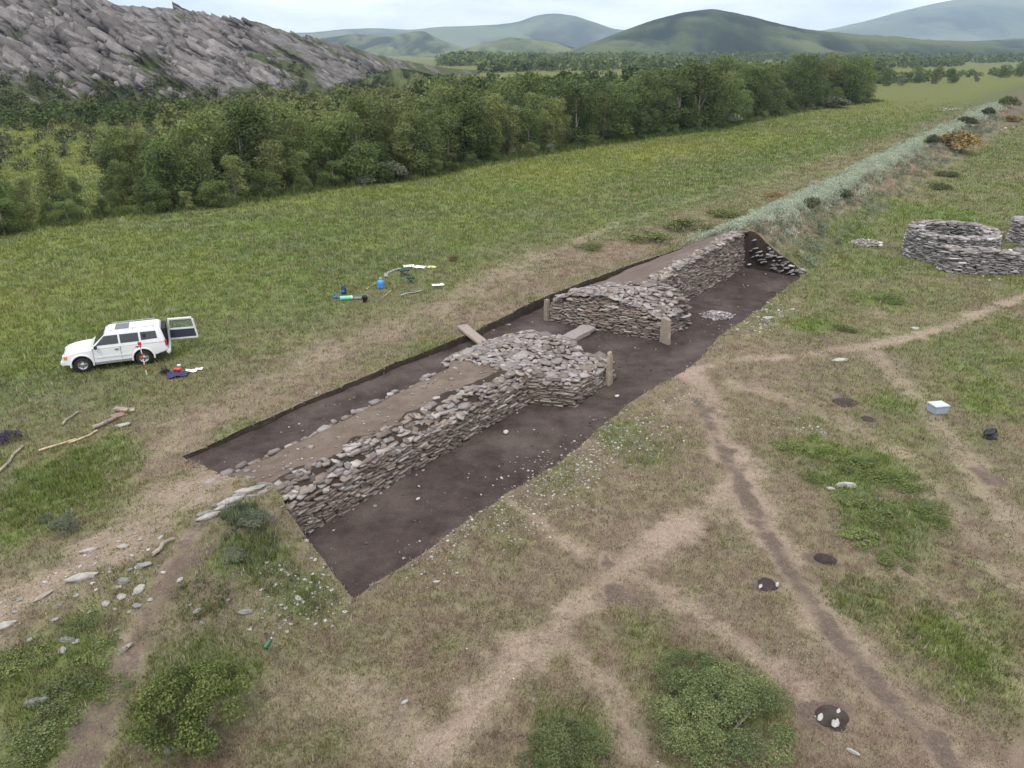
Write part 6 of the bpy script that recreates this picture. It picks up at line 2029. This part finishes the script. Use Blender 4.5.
for c, s_ in (((0, .18, .09), (.52, .02, .08)), ((0, -.18, .09), (.52, .02, .08)), ((.26, 0, .09), (.02, .36, .08)), ((-.26, 0, .09), (.02, .36, .08))):
    box_obj("tray_edge", c, s_, M_GREYD, tr_, .004)
def beam(name, a, b, w, h, mat, label, cat="plank", zo=.03):
    A_, B_ = G(*a), G(*b); d = B_ - A_
    A_ = Vector((A_.x, A_.y, A_.z + zo)); B_ = Vector((B_.x, B_.y, B_.z + zo)); d = B_ - A_
    bm = bmesh.new(); L = d.length; n = 9
    rows = []
    for i in range(n):
        t = i / (n - 1); k = 1 - .18 * t
        oy = (float(vnoise(np.array([t * 3.0 + a[0]]), np.array([a[1] * 1.0]), 4)[0]) - .5) * w * 1.3
        rows.append([bm.verts.new((t * L, oy + w * k * math.cos(q) * .5, h * k * math.sin(q) * .5)) for q in np.linspace(0, 2 * math.pi, 8, endpoint=False)])
    for p_, q_ in zip(rows[:-1], rows[1:]):
        for i in range(8): bm.faces.new((p_[i], p_[(i + 1) % 8], q_[(i + 1) % 8], q_[i]))
    bm.faces.new(rows[0][::-1]); bm.faces.new(rows[-1])
    o = obj_bm(name, bm, mat)
    o.location = A_ + Vector((0, 0, h * .5)); o.rotation_euler = (0, -math.asin(d.z / L), math.atan2(d.y, d.x))
    return tag(o, label, cat)
beam("wooden_pole", (-2, 474), (24, 448), .12, .10, M_WOODG, "grey weathered pole reaching in from the left border", "pole")
beam("wooden_pole", (39, 452), (76, 440), .09, .08, M_WOODY, "thin pale pole lying in the grass left of two others", "pole")
beam("wooden_pole", (70, 445), (98, 432), .09, .08, M_WOODY, "thin pale pole lying below the thick grey log", "pole")
beam("wooden_log", (93, 430), (116, 420), .17, .16, M_WOODG, "short thick grey log beside the pile of boards", "log")
beam("wooden_pole", (62, 426), (78, 413), .10, .08, M_WOODG, "grey branch lying behind the thick log", "pole")
beam("wooden_log", (152, 557), (173, 541), .13, .12, M_WOODG, "grey driftwood log on the earth bank by the near wall", "log")
beam("stick", (366, 290), (377, 283), .06, .05, M_WOODY, "yellowish stick leaning at the blue water jug", "stick")
beam("stick", (384, 297), (391, 291), .05, .04, M_WOODY, "yellowish stick in front of the blue water jug", "stick")
beam("plank", (383, 277), (400, 269), .30, .05, M_GREYD, "grey plank lying behind the folding stools", "plank")
beam("plank", (400, 296), (422, 291), .16, .05, M_GREYD, "narrow grey plank in front of the folding stools", "plank")
for i, (px, py, L, lab) in enumerate([(122, 413, .55, "brown board on top of the pile near the logs"), (128, 412, .5, "dark board leaning at the pile near the logs"), (119, 417, .6, "reddish board at the bottom of the pile near the logs")]):
    g = G(px, py); o = box_obj("board", (0, 0, 0), (L, .26, .07), M_WOODG if i != 2 else plain("reddish_board", (.20, .13, .10), .9), None, .008); o.location = (g.x, g.y, g.z + .08 + .09 * (i == 0)); o.rotation_euler = (.15 * i, .12, .5 * i); tag(o, lab, "board")
rock(122, 426, 12, "white flat slab beside the pile of boards", None, True, None, 2.2, 0, "white_stone")
# right side
g = G(937, 412); bx = empty("storage_box", tuple(g), R(12), "pale blue-grey box standing on dry grass by the footpath", "box")
box_obj("box_body", (0, 0, .16), (.62, .50, .32), M_GREY, bx, .02)
box_obj("box_lid", (0, 0, .345), (.66, .54, .05), plain("box_lid", (.38, .41, .44), .5), bx, .015)
e = soft("bag", 990, 438, .32, .24, .22, M_BLK, "black rucksack lying on grass near the right border", "bag", 65, .3, .3)
tube_obj("bag_strap", [((-.2, -.05, .12), (-.12, -.05, .27), .018), ((-.12, -.05, .27), (.1, -.05, .27), .018), ((.1, -.05, .27), (.2, -.05, .12), .018)], M_BLK, e)
g = G(268, 645); bt = empty("green_bottle", tuple(g + Vector((0, 0, .05))), R(80), "small green bottle lying on soil right of the leafy shrub", "bottle")
o = lathe("bottle_body", [(0, -.16), (.04, -.16), (.045, -.13), (.045, .08), (.02, .14), (.016, .17)], plain("bottle_green", (.03, .12, .07), .2), bt, 14); o.rotation_euler = (0, R(90), 0)
o = lathe("bottle_cap", [(.02, .165), (.022, .20), (0, .202)], M_WHITE, bt, 12); o.rotation_euler = (0, R(90), 0)

# ------------------------------------------------------------------ air
def haze():
    bm = bmesh.new()
    bm_box(bm, (0, 4300, 380), (22000, 10800, 770))
    m = bpy.data.materials.new("haze_air"); m.use_nodes = True
    nt = m.node_tree; nt.nodes.clear()
    o_ = nt.nodes.new("ShaderNodeOutputMaterial"); v = nt.nodes.new("ShaderNodeVolumePrincipled")
    v.inputs["Color"].default_value = (.60, .77, 1.0, 1); v.inputs["Density"].default_value = HAZE; v.inputs["Anisotropy"].default_value = .2
    nt.links.new(v.outputs[0], o_.inputs["Volume"])
    o = obj_bm("haze", bm, m)
    tag(o, "thin pale blue haze over the valley", "haze", kind="stuff")
HAZE = 0.000092
haze()
